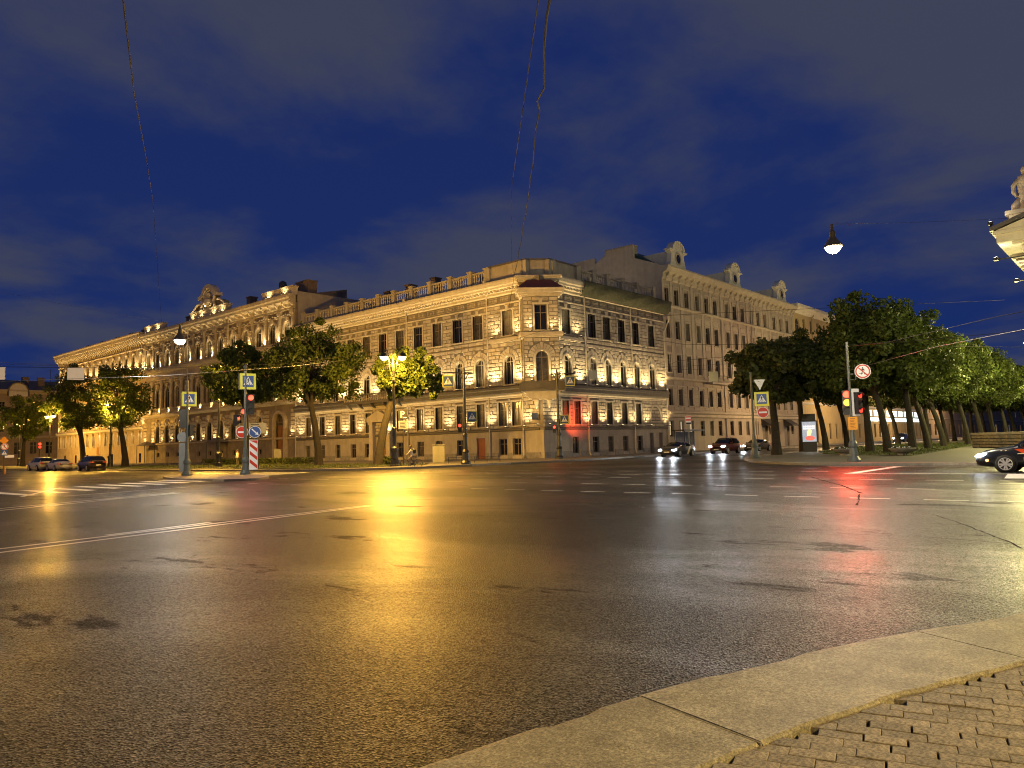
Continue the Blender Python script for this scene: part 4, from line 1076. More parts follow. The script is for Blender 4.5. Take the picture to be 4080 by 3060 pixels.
# ------------------------------------------------------------------ riding hall at the right edge: pediment corner, soffit and statue
bld7 = thing('riding_hall', 'pale classical hall whose floodlit pediment corner with a statue juts in at the edge', 'building', (63.0, 8.3, 0))
b = MB(); D7 = 30.0
b.box(2.4, 60, -D7, -2.2, .1, 14.2); b.build('wall', M('hall_plaster', (.5, .44, .33), .85, var=.1, scale=1, stain=.2), bld7)
hallt = M('hall_trim', (.55, .50, .40), .8, var=.1, scale=2, stain=.2)
b = MB(); b.box(1.9, 60, -D7, -1.7, 13.2, 14.6); b.box(1.5, 60, -D7, -1.3, 14.6, 15.15); b.build('entablature', hallt, bld7)
b = MB(); b.box(0, 61, -D7, 0, 15.15, 15.75); b.box(-.15, 61, -D7, .15, 15.75, 16.0); b.build('cornice', hallt, bld7)
b = MB()
for k in range(3, 26): b.box(.5+k*1.6, 1.2+k*1.6, -1.2, -.25, 14.95, 15.148)
for k in range(12): b.box(.3, 1.3, -1.6-k*1.6, -.9-k*1.6, 14.95, 15.148)
b.build('mutules', hallt, bld7, kind='stuff')
b = MB(); b.prism([(.15, 16.0), (-D7/2, 20.6), (-D7, 16.0)], -.1, .9, 'x'); b.build('pediment', hallt, bld7)
b = MB(); b.prism([(.35, 16.02), (-D7/2, 20.9), (-D7, 16.02), (-D7, 16.35), (-D7/2, 21.25), (.35, 16.3)], -.25, 60.5, 'x'); b.build('roof', roofm, bld7)
for k in range(7):
    b = MB(); b.lathe((2.0, -2.6-k*4.0, .1), [(1.0, 0), (1.0, .5), (.8, .6), (.78, 5), (.66, 12.2), (.85, 12.6), (1.0, 13.1)], 16); b.build('column', hallt, bld7)
b = MB(); b.box(1.0, 3.4, -3.1, -.75, 16.0, 17.25); b.box(.8, 3.6, -3.3, -.55, 17.25, 17.55); b.build('statue_plinth', hallt, bld7)
hs = MB(); hs.tube([(2.2, -1.75, 17.5), (2.2, -1.72, 18.3), (2.15, -1.7, 19.0), (2.2, -1.78, 19.7), (2.2, -1.8, 20.2), (2.2, -1.8, 20.35)], [.55, .5, .42, .55, .5, .18], 10)
hs.tube([(2.2, -1.35, 20.05), (2.1, -1.05, 19.6), (2.0, -1.05, 19.1), (1.9, -1.25, 18.75)], [.2, .18, .15, .12], 8)
hs.tube([(2.2, -2.25, 20.05), (2.1, -2.6, 19.5), (1.8, -2.5, 19.1)], [.2, .18, .13], 8)
hs.tube([(2.2, -1.5, 18.6), (2.0, -1.1, 18.0), (2.0, -1.1, 17.52)], [.3, .34, .3], 8)
hs.lathe((2.2, -1.8, 20.4), [(.12, -.1), (.24, .1), (.27, .3), (.2, .5), (.05, .58)], 10)
hs.build('statue', statm, bld7, smooth=True)
for x, y, z, dr, e in ((1.0, .25, 14.2, (.35, -.9, 1), 260), (8.0, -.1, 13.6, (.1, -.8, 1), 260), (.2, .3, 16.7, (.6, -.7, 1), 160)):
    b = MB(); b.box(x-.22, x+.22, y-.15, y+.15, z-.12, z+.1, 0); b.box(x-.17, x+.17, y-.1, y+.1, z+.1, z+.115, 1)
    b.tube([(x, y, z-.05), (x, -2.2, z-.1)] if z < 15 else [(x, y, z-.1), (x, y, 16.0)], .05, 6, 0)
    b.build('floodlight', [ironm, glow_white], bld7)
    light('hall_flood', bld7, (x, y, z+.2), 'SPOT', 130, (1, .84, .55), .1, 140, 1., dr)
# ------------------------------------------------------------------ ground, kerbs, markings
def smooth_curve(pts, n=6):
    out = []
    P = [Vector((*p, 0)) for p in pts]
    for i in range(len(P)-1):
        p0, p1, p2, p3 = P[max(i-1, 0)], P[i], P[i+1], P[min(i+2, len(P)-1)]
        for k in range(n):
            t = k/n
            q = .5*((2*p1)+(p2-p0)*t+(2*p0-5*p1+4*p2-p3)*t*t+(3*p1-p0-3*p2+p3)*t**3)
            out.append((q.x, q.y))
    out.append((P[-1].x, P[-1].y))
    return out
b = MB(); b.poly([(-600, -600, 0), (1500, -600, 0), (1500, 1500, 0), (-600, 1500, 0)]); struct('road', b, asph)
def slab(name, poly, z, mat, zb=-.05):
    b = MB(); A = [b.pt((x, y, z)) for x, y in poly]; B = [b.pt((x, y, zb)) for x, y in poly]; n = len(poly)
    b.face(A)
    for i in range(n):
        j = (i+1) % n; b.face((A[i], B[i], B[j], A[j]))
    return struct(name, b, mat)
def kerb(name, curve, w, z, mat, ln=1.6, side=1, limit=300, parent=None):
    """granite kerb laid as single stones along a curve; the stones are children of the kerb bed"""
    b = MB(); b.tube([(x, y, z-.18) for x, y in curve], .05, 4); root = struct(name, b, soil)
    acc = 0; seg = [curve[0]]; n = 0
    for p, q in zip(curve, curve[1:]):
        d = math.dist(p, q); t0 = 0
        while acc+d-t0 >= ln:
            t0 += ln-acc; acc = 0; f = t0/d; pt_ = (p[0]+(q[0]-p[0])*f, p[1]+(q[1]-p[1])*f); seg.append(pt_)
            stone(seg, w, z, mat, side, root); n += 1; seg = [pt_]
            if n >= limit: return root
        acc += d-t0; seg.append(q)
    return root
def offs(c, w):
    o = []
    for i, p in enumerate(c):
        a = c[max(i-1, 0)]; d = c[min(i+1, len(c)-1)]; t = Vector((d[0]-a[0], d[1]-a[1])).normalized(); o.append((p[0]-t.y*w, p[1]+t.x*w))
    return o
kr = random.Random(77)
def stone(seg, w, z, mat, side, root):
    a, c = Vector(seg[0]), Vector(seg[-1]); d = (c-a)
    if d.length < .2: return
    d.normalize(); g = .012; m = (a+c)/2
    nrm = Vector((-d.y, d.x))*side
    p = [a+d*g, c-d*g, c-d*g+nrm*w, a+d*g+nrm*w]; z += kr.uniform(-.006, .006)
    b = MB(); ch = .02
    B = [b.pt((*q, -.05)) for q in p]; T = [b.pt((*q, z-ch)) for q in p]; cc = sum(p, Vector((0, 0)))/4
    U = [b.pt((*(q+(cc-q).normalized()*ch*1.4), z)) for q in p]
    for R0, R1 in ((B, T), (T, U)):
        for i in range(4):
            j = (i+1) % 4; b.face((R0[i], R0[j], R1[j], R1[i]))
    b.face(U); b.build('kerb_stone', mat, root)
# far left pavement in front of the palaces (kerb swings round the corner)
kL = [(33.0, 240), (33.0, 120), (32.6, 86), (32.6, 60), (33.2, 50.5), (34.6, 46.5), (37.2, 43.6), (40.2, 42.3), (44.2, 41.4), (48.5, 40.2), (55.5, 39.4), (65, 39.7), (90, 40.2), (130, 40.6), (320, 42)]
kLs = smooth_curve(kL, 5)
slab('pavement', [(x, y) for x, y in kLs]+[(320, 60), (140, 60), (100, 240)], .15, pavem)
kerb('kerb', kLs[::-1][30:][::-1] if False else kLs, .3, .152, kerbfar, 1.9, 1, 170)
# boulevard pavement
kR = [(40.9, -60), (40.8, 0), (40.8, 7), (40.9, 12.2), (42.0, 15.8), (45.2, 19.4), (48.7, 21.6), (54.2, 24.3), (62, 26.2), (75, 28.0), (95, 30.8), (130, 33), (320, 38)]
kRs = smooth_curve(kR, 5)
slab('pavement', kRs[::-1]+[(41, -80), (320, -80)], .15, pavem)
kerb('kerb', kRs, .3, .152, kerbfar, 1.9, -1, 150)
# lawns
lawnR = [(53.6, 12.6), (57.5, 17.6), (62, 21.0), (70, 24.2), (95, 28.0), (130, 30), (320, 34), (320, 20), (120, 16.5), (80, 14.6)]
slab('lawn', lawnR, .19, grassg, .1)
lawnL = [(34.0, 52), (36.5, 47.4), (41.5, 46.4), (43.5, 48), (44.5, 56), (44.5, 200), (34.0, 200)]
slab('lawn', lawnL, .19, grassg, .1)
def blades(poly, n, seed):
    rn = random.Random(seed); b = MB(); xs = [p[0] for p in poly]; ys = [p[1] for p in poly]
    def inside(x, y):
        c = False
        for (x0, y0), (x1, y1) in zip(poly, poly[1:]+poly[:1]):
            if (y0 > y) != (y1 > y) and x < (x1-x0)*(y-y0)/(y1-y0)+x0: c = not c
        return c
    k = 0
    while k < n:
        x = rn.uniform(min(xs), min(max(xs), min(xs)+60)); y = rn.uniform(min(ys), min(max(ys), min(ys)+60))
        if not inside(x, y): continue
        a = rn.uniform(0, PI); h = rn.uniform(.05, .16); w = rn.uniform(.02, .06)
        b.poly([(x-w*math.cos(a), y-w*math.sin(a), .185), (x+w*math.cos(a), y+w*math.sin(a), .185), (x+rn.uniform(-.05, .05), y+rn.uniform(-.05, .05), .19+h)]); k += 1
    o = b.build('grass', grassb); o['kind'] = 'stuff'; return o
tag(blades(lawnR, 9000, 1), 'short green grass on the lawn under the boulevard lindens', 'grass')
tag(blades(lawnL, 6000, 2), 'dark grass strip between the kerb and the palace pavement', 'grass')
# near pavement: granite slabs and pavers
outer = smooth_curve([(-14, -.5), (-6, 2.2), (-2, 2.95), (.8, 3.0), (2.37, 2.76), (3.1, 2.64), (3.82, 2.47), (4.73, 2.2), (5.69, 1.83), (6.48, 1.47), (7.57, .93), (9.2, .0), (12, -2.4), (15, -6)], 8)
inner = offs(outer, -.9)
slab('pavement', inner+[(14, -12), (-14, -12)], .06, soil, -.05)
# granite slabs: cut points found by arc length
L_ = [0]
for p, q in zip(outer, outer[1:]): L_.append(L_[-1]+math.dist(p, q))
def on(c, t):
    for i in range(len(L_)-1):
        if L_[i+1] >= t:
            f = (t-L_[i])/(L_[i+1]-L_[i]); return (c[i][0]+(c[i+1][0]-c[i][0])*f, c[i][1]+(c[i+1][1]-c[i][1])*f)
    return c[-1]
tj = min(range(len(outer)), key=lambda i: math.dist(outer[i], (3.78, 2.45)))
tj2 = min(range(len(outer)), key=lambda i: math.dist(outer[i], (6.25, 1.58)))
cuts = [0]+sorted([L_[tj]-1.32*k for k in range(1, 9)])+[L_[tj], L_[tj2]]+[L_[tj2]+2.3*k for k in range(1, 5)]
bed = MB(); bed.tube([(x, y, -.02) for x, y in offs(outer, -.45)], .05, 4); nearkerb = struct('kerb', bed, soil)
sr = random.Random(21)
mortar = M('joint_mortar', (.30, .27, .21), .9, var=.4, scale=40)
for a, c in zip(cuts, cuts[1:]):
    if c-a < .4: continue
    n = 14; g = .006; top = []; b = MB(); zt = .12+sr.uniform(-.004, .006)
    O = [on(outer, a+g+(c-a-2*g)*k/n) for k in range(n+1)]; I = [on(inner, a+g+(c-a-2*g)*k/n) for k in range(n+1)]
    rows_ = []
    chip0 = sr.uniform(.15, .5); chip1 = chip0+sr.uniform(.25, .45)
    for k in range(n+1):
        o, i = Vector(O[k]), Vector(I[k]); d = (i-o); f = k/n
        ragged = sr.uniform(-.018, .014)
        chip = .018 if chip0 < f < chip1 else 0.0
        ring = [(o, -.05), (o, zt-.035-chip), (o+d*.035, zt-.006-chip), (o+d*(.075 if chip else .06), zt-chip*.4), (o+d*.10, zt+.001), (o+d*.5, zt+sr.uniform(-.002, .002)), (i-d*(.02)+d*ragged, zt-.001), (i+d*ragged, zt-.015), (i+d*ragged, -.05)]
        rows_.append([b.pt((q.x, q.y, z)) for q, z in ring])
    for A, B in zip(rows_, rows_[1:]):
        for k in range(len(A)-1): b.face((A[k], A[k+1], B[k+1], B[k]))
    b.face(rows_[0][::-1]); b.face(rows_[-1])
    b.build('granite_slab', kerbm, nearkerb)
    p, q = on(outer, c), on(inner, c); p2, q2 = on(outer, c+.001), on(inner, c+.001); d = Vector((p2[0]-p[0], p2[1]-p[1])).normalized()*.0062; i_ = Vector((q[0]-p[0], q[1]-p[1])); p = (p[0]+i_.x*.05, p[1]+i_.y*.05)
    b = MB(); b.prism([(p[0]-d.x, p[1]-d.y), (p[0]+d.x, p[1]+d.y), (q[0]+d.x, q[1]+d.y), (q[0]-d.x, q[1]-d.y)], 0, .1195, 'z'); b.build('mortar_joint', mortar, nearkerb)
# concrete pavers: 20 x 10 cm, long side roughly along -Y, running bond
pav = MB(); pav.box(0, .01, 0, .01, .02, .03); paving = struct('pavement', pav, soil); 
pv = random.Random(31)
pmesh = []
for k in range(5):
    b = MB(); e = .003; hx, hy = .0505, (.1012 if k else .093)
    B = [b.pt((x, y, 0)) for x, y in ((-hx, -hy), (hx, -hy), (hx, hy), (-hx, hy))]; T = [b.pt((x, y, .058)) for x, y in ((-hx, -hy), (hx, -hy), (hx, hy), (-hx, hy))]
    U = [b.pt((x*(1-e/abs(x)), y*(1-e/abs(y)), .0605)) for x, y in ((-hx, -hy), (hx, -hy), (hx, hy), (-hx, hy))]
    for R0, R1 in ((B, T), (T, U)):
        for i in range(4):
            j = (i+1) % 4; b.face((R0[i], R0[j], R1[j], R1[i]))
    b.face(U); pmesh.append(b.mesh('paver', paverm))
rot = R(14.5); npv = 0; cand = []
def inner_y(x):
    best = min(range(len(inner)), key=lambda i: abs(inner[i][0]-x)); return inner[best][1]
for i in range(-6, 70):
    for j in range(-30, 16):
        u_, v_ = i*.1025, j*.2045+(i % 2)*.1022+(i % 3)*.02
        x = 2.7+u_*math.cos(rot)-v_*math.sin(rot); y = .9+u_*math.sin(rot)+v_*math.cos(rot)
        if x < 2.6 or x > 9 or y > inner_y(x)+.03 or y < -1.6: continue
        d = Vector((x, y, .1))-Vector((0, 0, 1.6)); zc = d.dot(fw); xs = d.dot(rt)/zc*2960/2040; ys = -d.dot(up)/zc*2960/1530
        if zc > 0 and abs(xs) < 1.05 and ys < 1.06: cand.append((d.length, x, y))
cand.sort(); print('pavers', len(cand))
for d, x, y in cand[:300]:
    o = link('paver', pv.choice(pmesh), paving, loc=(x, y, .045+pv.uniform(-.004, .004)), rz=rot+pv.uniform(-.02, .02))
    o.rotation_euler = (pv.uniform(-.012, .012), pv.uniform(-.02, .02), o.rotation_euler[2])
if len(cand) > 300:
    b = MB()
    for d, x, y in cand[300:]:
        z = .108+pv.uniform(-.004, .004); c_, s_ = math.cos(rot), math.sin(rot)
        q = [(x+a*c_-e*s_, y+a*s_+e*c_) for a, e in ((-.048, -.098), (.048, -.098), (.048, .098), (-.048, .098))]
        b.prism(q, .045, z, 'z')
    b.build('pavers', paverm, paving, kind='stuff')
# far part of the near pavement outside the picked pavers
slab('pavement', [(x, y) for x, y in offs(outer, -.93) if x < 2.4]+[(2.4, -12), (-14, -12)], .105, paverm, .0)
# puddles and dark repair patches are in the asphalt; painted markings follow
zr = .004
def mark(pts, name='lane_marking'):
    b = MB(); b.poly([(x, y, zr) for x, y in pts]); return struct(name, b, paint)
def bar(x0, y0, x1, y1, w, name='lane_marking'):
    d = Vector((x1-x0, y1-y0)).normalized(); n = Vector((-d.y, d.x))*w/2
    return mark([(x0+n.x, y0+n.y), (x1+n.x, y1+n.y), (x1-n.x, y1-n.y), (x0-n.x, y0-n.y)], name)
def dashes(x, y0, y1, ln=1.0, gap=.95, w=.12, dx=0):
    y = y0
    while y < y1:
        bar(x+dx*(y-y0), y, x+dx*(y+ln-y0), y+ln, w, 'dash_marking'); y += ln+gap
dashes(20.1, -1.5, 19.6, .95, .75); dashes(23.9, -2.5, 24.2, 1.0, .9); dashes(28.45, -3.4, 26.8, 1.15, 1.0)
dashes(31.2, 12.6, 28.6, 1.15, 1.1); dashes(34.6, 11.6, 32, 1.2, 1.3)
dashes(19.9, 25.0, 36.5, 1.0, .95); dashes(23.9, 28.5, 42, 1.0, 1.0)
bar(33.0, -30, 33.0, 10.4, .16); bar(40.2, -30, 40.2, 13.5, .12)
bar(32.7, 10.15, 40.1, 10.1, .42, 'stop_line'); bar(29.9, 4.0, 33.2, 4.35, .55, 'stop_line')
bar(27.0, -6, 27.0, 4.0, .14)
# double centre line of the boulevard road and the turning line beyond
for o in (0, .62):
    bar(3.2-.2*o, 15.1+o, 13.2, 17.0+o*.35, .16)
bar(6.0, 16.35, 8.4, 16.85, .2)
for o in (0, 1.1): bar(5.6, 27.0+o, 14.2, 31.0+o*.45, .2)
bar(8.37, 28.2, 9.0, 28.95, .7); bar(10.85, 29.7, 11.5, 30.3, .7)
for k in range(15):       # zebra across the palace street, both halves
    x = 10.6+k*1.45; y = 37.8+.5*(x-12)
    if 22.4 < x < 25.2: continue
    bar(x, y, x, y+5.8, .5, 'zebra_bar')
bar(11.0, 34.5, 17.0, 36.0, .2); bar(10, 36.5, 14, 44.6, .2)
# tar-filled cracks and seams in the carriageway
crackm = M('crack_tar', (.006, .006, .006), .9, var=.3, scale=9, spec=.1)
ck = random.Random(12)
def crack(pts, w):
    b = MB(); P = []
    for p, q in zip(pts, pts[1:]):
        n = max(2, int(math.dist(p, q)/.12))
        for k in range(n): f = k/n; P.append((p[0]+(q[0]-p[0])*f+ck.uniform(-.02, .02), p[1]+(q[1]-p[1])*f+ck.uniform(-.02, .02)))
    P.append(pts[-1]); A = []
    for i, p in enumerate(P):
        a, c = P[max(i-1, 0)], P[min(i+1, len(P)-1)]; t = Vector((c[0]-a[0], c[1]-a[1])); t = t.normalized() if t.length > 0 else Vector((1, 0)); ww = w*ck.uniform(.3, 1.2)/2
        A.append((b.pt((p[0]-t.y*ww, p[1]+t.x*ww, .0065)), b.pt((p[0]+t.y*ww, p[1]-t.x*ww, .0065))))
    for u_, v_ in zip(A, A[1:]): b.face((u_[0], u_[1], v_[1], v_[0]))
    struct('road_crack', b, crackm)
crack([(30.0, 10.75), (27.4, 9.35), (25.1, 8.05), (23.2, 7.13), (21.7, 6.42)], 0.096); crack([(21.4, 6.4), (19.1, 5.75), (18, 5.45)], 0.054); crack([(18.2, 8.4), (18.17, 6.8), (18.1, 5.5)], 0.042)
crack([(16.5, 3.6), (15.5, 3.07), (14.8, 2.73), (13.6, 2.2), (12.9, 1.86), (12.2, 1.6)], 0.030); crack([(12.7, 5.1), (12.76, 3.8), (12.9, 2.9), (12.6, 1.65)], 0.021)
crack([(12.36, 12.3), (12.54, 11.2), (12.6, 10.1), (12.58, 9.2)], 0.036); crack([(3.0, 9.9), (3.5, 9.4), (4.05, 9.3), (5.2, 9.5)], 0.012)
# traffic island
isl = smooth_curve([(20.9, 40.2), (21.0, 46), (22.2, 51), (24.0, 53.6), (25.6, 52.5), (26.0, 48), (25.6, 43.6), (23.4, 40.2), (22.0, 39.2), (20.9, 40.2)], 4)
slab('traffic_island', isl[:-1][::-1], .12, pavem); kerb('kerb', isl, .22, .125, kerbfar, 1.3, -1)

# ------------------------------------------------------------------ trees
def crown_mesh(seed, rx, rz, nclump, nleaf, size, drop=0.0, mat=None):
    rn = random.Random(seed); b = MB()
    for c in range(nclump):
        while True:
            p = Vector((rn.uniform(-1, 1), rn.uniform(-1, 1), rn.uniform(-1, 1)))
            if .35 < p.length < 1: break
        p = p.normalized()*(rn.uniform(.3, .93)**.8)
        if p.z < -.6: p.z *= .75
        cp = Vector((p.x*rx, p.y*rx, p.z*rz)); cr_ = rn.uniform(.15, .27)*rx
        if rn.random() < .16: cp *= 1.12; cr_ *= .55
        for k in range(nleaf):
            q = Vector((rn.gauss(0, 1), rn.gauss(0, 1), rn.gauss(0, 1))).normalized()*(rn.random()**.45)*cr_
            q.z *= .8; c0 = cp+q
            s_ = size*rn.uniform(.6, 1.25)
            n = (q.normalized()*.6+Vector((rn.uniform(-1, 1), rn.uniform(-1, 1), rn.uniform(-.5, 1)))).normalized()
            a = n.orthogonal().normalized(); bb = n.cross(a); t = rn.uniform(0, 2*PI)
            u_ = a*math.cos(t)+bb*math.sin(t); v_ = n.cross(u_)
            b.poly([c0-u_*s_*.5, c0+v_*s_*.34, c0+u_*s_*.55, c0-v_*s_*.34])
    return b.mesh('crown', mat or leafm)
def trunk_mesh(seed, h, r, lean, crown_c, rx, rz):
    rn = random.Random(seed); b = MB()
    lx, ly = lean
    P = [Vector((0, 0, -.1)), Vector((lx*.12+.02, ly*.12, h*.25)), Vector((lx*.45, ly*.45, h*.6)), Vector((lx, ly, h))]
    b.tube(P, [r*1.35, r, r*.85, r*.72], 9)
    tip = P[-1]
    for k in range(6):
        a = 2*PI*k/6+rn.uniform(-.4, .4); e = Vector(crown_c)+Vector((math.cos(a)*rx*.62, math.sin(a)*rx*.62, rz*rn.uniform(-.2, .45)))
        m = tip.lerp(e, .45)+Vector((0, 0, .35*rz*.5)); s0 = tip-Vector((0, 0, rn.uniform(0, h*.18)))
        b.tube([s0, tip.lerp(m, .5)+Vector((rn.uniform(-.15, .15), rn.uniform(-.15, .15), 0)), m, e], [r*.5, r*.36, r*.26, r*.1], 6)
    b.tube([tip, Vector(crown_c)+Vector((0, 0, rz*.5))], [r*.6, r*.15], 6)
    return b.mesh('trunk', barkm)
CR = {}
def tree(name, label, loc, crown_c, rx, rz, r, lean, group=None, variant=0, mat=None, leaf=.3, dens=1.0):
    o = thing(name, label, 'tree', (loc[0], loc[1], GZ), 0, group)
    key = (variant, round(rx, 1), round(rz, 1), mat.name if mat else '')
    if key not in CR: CR[key] = crown_mesh(100+variant*7+int(rx*10), rx, rz, int(95*dens), 175, leaf, mat=mat)
    link('trunk', trunk_mesh(hash((round(loc[0], 1), round(loc[1], 1))) % 1000, crown_c[2]-rz*.72, r, lean, crown_c, rx, rz), o)
    link('crown', CR[key], o, loc=crown_c, rz=random.uniform(0, 6.28))
    return o
T_ = 'trees along the palace pavement'
tree('linden_tree', 'large round linden standing on the grass before the palace portal', (40.57, 60.0), (-.4, .3, 9.3), 5.0, 4.5, .34, (-.5, .6), T_, 0)
tree('linden_tree', 'small linden with leaning trunk lit gold by the double street lamp', (40.9, 51.6), (2.2, -1.5, 7.8), 3.2, 2.9, .38, (.9, -.8), T_, 1, None, .3, .75)
tree('linden_tree', 'dark linden behind the signal post on the traffic island', (36.8, 66.3), (-.5, .3, 8.6), 3.5, 3.4, .3, (-.2, .1), T_, 2)
tree('linden_tree', 'linden beside the parked dark estate car', (40.2, 103.7), (-1.2, .4, 8.9), 4.6, 5.0, .4, (-.6, .3), T_, 0)
tree('linden_tree', 'tall linden rising over the white parked cars', (45.6, 134.8), (-1.6, .6, 10.2), 5.0, 6.0, .45, (-.5, 0), T_, 1)
tree('linden_tree', 'small dark linden before the brown house', (45.2, 165), (.4, -.1, 9.0), 4.6, 5.2, .4, (.2, .1), T_, 2)
BG = 'lindens in rows on the boulevard lawn'
lb = 'clipped linden with leaning trunk in the rows on the boulevard lawn'
labA = ['leaning linden just behind the flower bowl on the lawn tip', 'linden second behind the lawn-tip flower bowl, its crown lit green', 'lit linden between the lawn tip and the low stone wall', 'linden whose trunk stands nearest the end of the stone wall']
labB = ['linden directly behind the flower bowl by the red signal post', 'slim linden beside the lit advertising box', 'slim upright linden behind the lit advertising box', 'linden at the road edge seen past the orange notice']
rowA = [(61.9, 16.2, 4.0), (66.6, 15.6, 4.2), (76.0, 16.5, 4.3), (86.8, 17.4, 4.3), (97, 17.0, 4.2), (107, 17.2, 4.2), (117, 17.5, 4.1), (128, 17.5, 4.1), (140, 18, 4.1), (153, 18, 4.0), (168, 18, 4.0)]
rowB = [(65.8, 18.6, 4.2), (73.2, 26.8, 3.4), (80.9, 27.2, 3.4), (93.7, 29.0, 3.6), (114, 28.5, 3.8), (104, 22.5, 4.0), (124, 24.5, 4), (134.8, 25.5, 4), (139, 24.8, 4), (152, 26, 4), (165, 26, 4)]
for k, (x, y, rr_) in enumerate(rowA): tree('linden_tree', labA[k] if k < len(labA) else lb, (x, y), (-.3, .9, 8.15), rr_+.9, 4.3, .28, (random.uniform(-.5, .1), random.uniform(.1, 1.1)), BG, k % 3)
for k, (x, y, rr_) in enumerate(rowB): tree('linden_tree', labB[k] if k < len(labB) else lb, (x, y), (-.2, .5, 8.0 if k else 8.1), rr_+.5, 4.0, .3, (random.uniform(-.4, .2), random.uniform(-.1, .8)), BG, (k+1) % 3)
tree('chestnut_tree', 'dark chestnut with upright trunk beside the road sign post at the boulevard end', (61.2, 24.6), (.4, .2, 6.8), 3.8, 3.2, .36, (0, .1), None, 3, leafm2, .42, .8)
# ------------------------------------------------------------------ street lamps
def post_profile(h): return [(.42, 0), (.42, .12), (.34, .16), (.34, .5), (.27, .58), (.27, 1.15), (.33, 1.25), (.33, 1.45), (.2, 1.6), (.15, 1.75), (.15, 2.9), (.19, 2.95), (.19, 3.05), (.12, 3.12), (.09, h*.75), (.13, h*.76), (.13, h*.78), (.07, h*.8), (.06, h)]
def lamp_bowl(root, x, y, z, key, glow, e, col, rad=.24):
    b = MB(); b.lathe((x, y, z), [(.05, .55), (.1, .45), (.13, .32), (.26, .24), (.36, .1), (.38, .02)][::-1], 14); hd = b.build('lamp_head', ironm, root)
    b = MB(); b.lathe((x, y, z), [(.03, -.27), (.16, -.23), (.27, -.13), (.31, 0)], 14); b.build('lamp_bowl', glow, hd, smooth=True)
    light(key, root, (x, y, z-.42), 'POINT', e, col, rad)
def lamp_post(loc, label, az, dz=9.0, e=11000, key='sodium_lamp'):
    o = thing('street_lamp', label, 'street lamp', (*loc, GZ), az, 'twin cast-iron street lamps along the palace pavement')
    b = MB(); b.lathe((0, 0, 0), post_profile(dz-.1), 14); b.build('post', ironm, o)
    b = MB()
    for sx in (-1, 1):
        b.tube([(0, 0, dz-1.6), (sx*.25, 0, dz-1.2), (sx*.3, 0, dz-.5), (sx*.45, 0, dz+.3), (sx*.72, 0, dz+.45), (sx*.72, 0, dz+.3)], .035, 6)
        b.tube([(sx*.1, 0, dz-1.3), (sx*.45, 0, dz-1.15), (sx*.5, 0, dz-.85), (sx*.3, 0, dz-.75)], .022, 5)
    b.lathe((0, 0, dz-.1), [(.06, 0), (.09, .15), (.03, .4), (.05, .5), (.01, .7)], 8)
    b.build('scroll_arm', ironm, o)
    for sx in (-1, 1): lamp_bowl(o, sx*.72, 0, dz-.22, key, glow_sod, e, SOD)
    return o
lamp_post((38.5, 46.5), 'lit twin-bowl cast-iron street lamp beside the leaning linden at the corner', -R(39))
lamp_post((36.6, 71.5), 'black cast-iron street lamp half hidden by the dark linden', -R(60), 8.8)
lamp_post((38.9, 105.3), 'black cast-iron street lamp behind the parked dark estate car', -R(65), 8.6)
lamp_post((42.0, 139.4), 'twin-bowl street lamp behind the two white parked cars', -R(70), 8.6)
for lx, ly, ll in ((3.5, 58, 'added unseen street lamp across the palace street, level with the island'), (4, 92, 'added unseen street lamp across the palace street, level with the parked cars'), (5, 128, 'added unseen street lamp across the palace street, far along')): lamp_post((lx, ly), ll, 0, 8.8, 2800, 'added_near_side_lamp')  # lamps added out of view to light the parked cars and palace fronts
lamp_post((46.5, 172), 'twin-bowl street lamp at the far end before the brown house', -R(70), 8.6)
def hang_lamp(loc, label, e, col, key, wires):
    o = thing('hanging_lamp', label, 'street lamp', loc, 0, 'white bowl lamps hung on cables over the carriageway')
    b = MB(); b.lathe((0, 0, 0), [(.34, 0), (.36, .04), (.27, .2), (.17, .32), (.12, .42), (.12, .62), (.06, .7), (.05, .95)], 18); b.build('lamp_head', shadem, o)
    b = MB(); b.lathe((0, 0, 0), [(.04, -.24), (.15, -.21), (.25, -.12), (.31, -.002)], 18); b.build('lamp_bowl', glow_white, o, smooth=True)
    light(key, o, (0, 0, -.42), 'POINT', e, col, .24)
    if wires:
        b = MB()
        for w in wires: b.tube(w, .006, 4)
        b.build('suspension_cable', blackp, o)
    return o
def sag(a, c, s, n=10):
    a, c = Vector(a), Vector(c)
    return [a.lerp(c, k/n)-Vector((0, 0, s*4*(k/n)*(1-k/n))) for k in range(n+1)]
hang_lamp((19.2, 42.1, 8.1), 'lit white bowl lamp hanging over the palace street before the palace', 2300, WHITE, 'white_lamp', [sag((0, 0, .95), (13, 3, 3.2), .4), sag((0, 0, .95), (-30, -6, 3.6), .6)])
hang_lamp((30.5, 9.5, 9.1), 'lit white bowl lamp hanging alone in the sky over the junction', 7000, (1, .84, .58), 'white_lamp_near', [sag((0, 0, .95), (26, -22, 5), .8)])
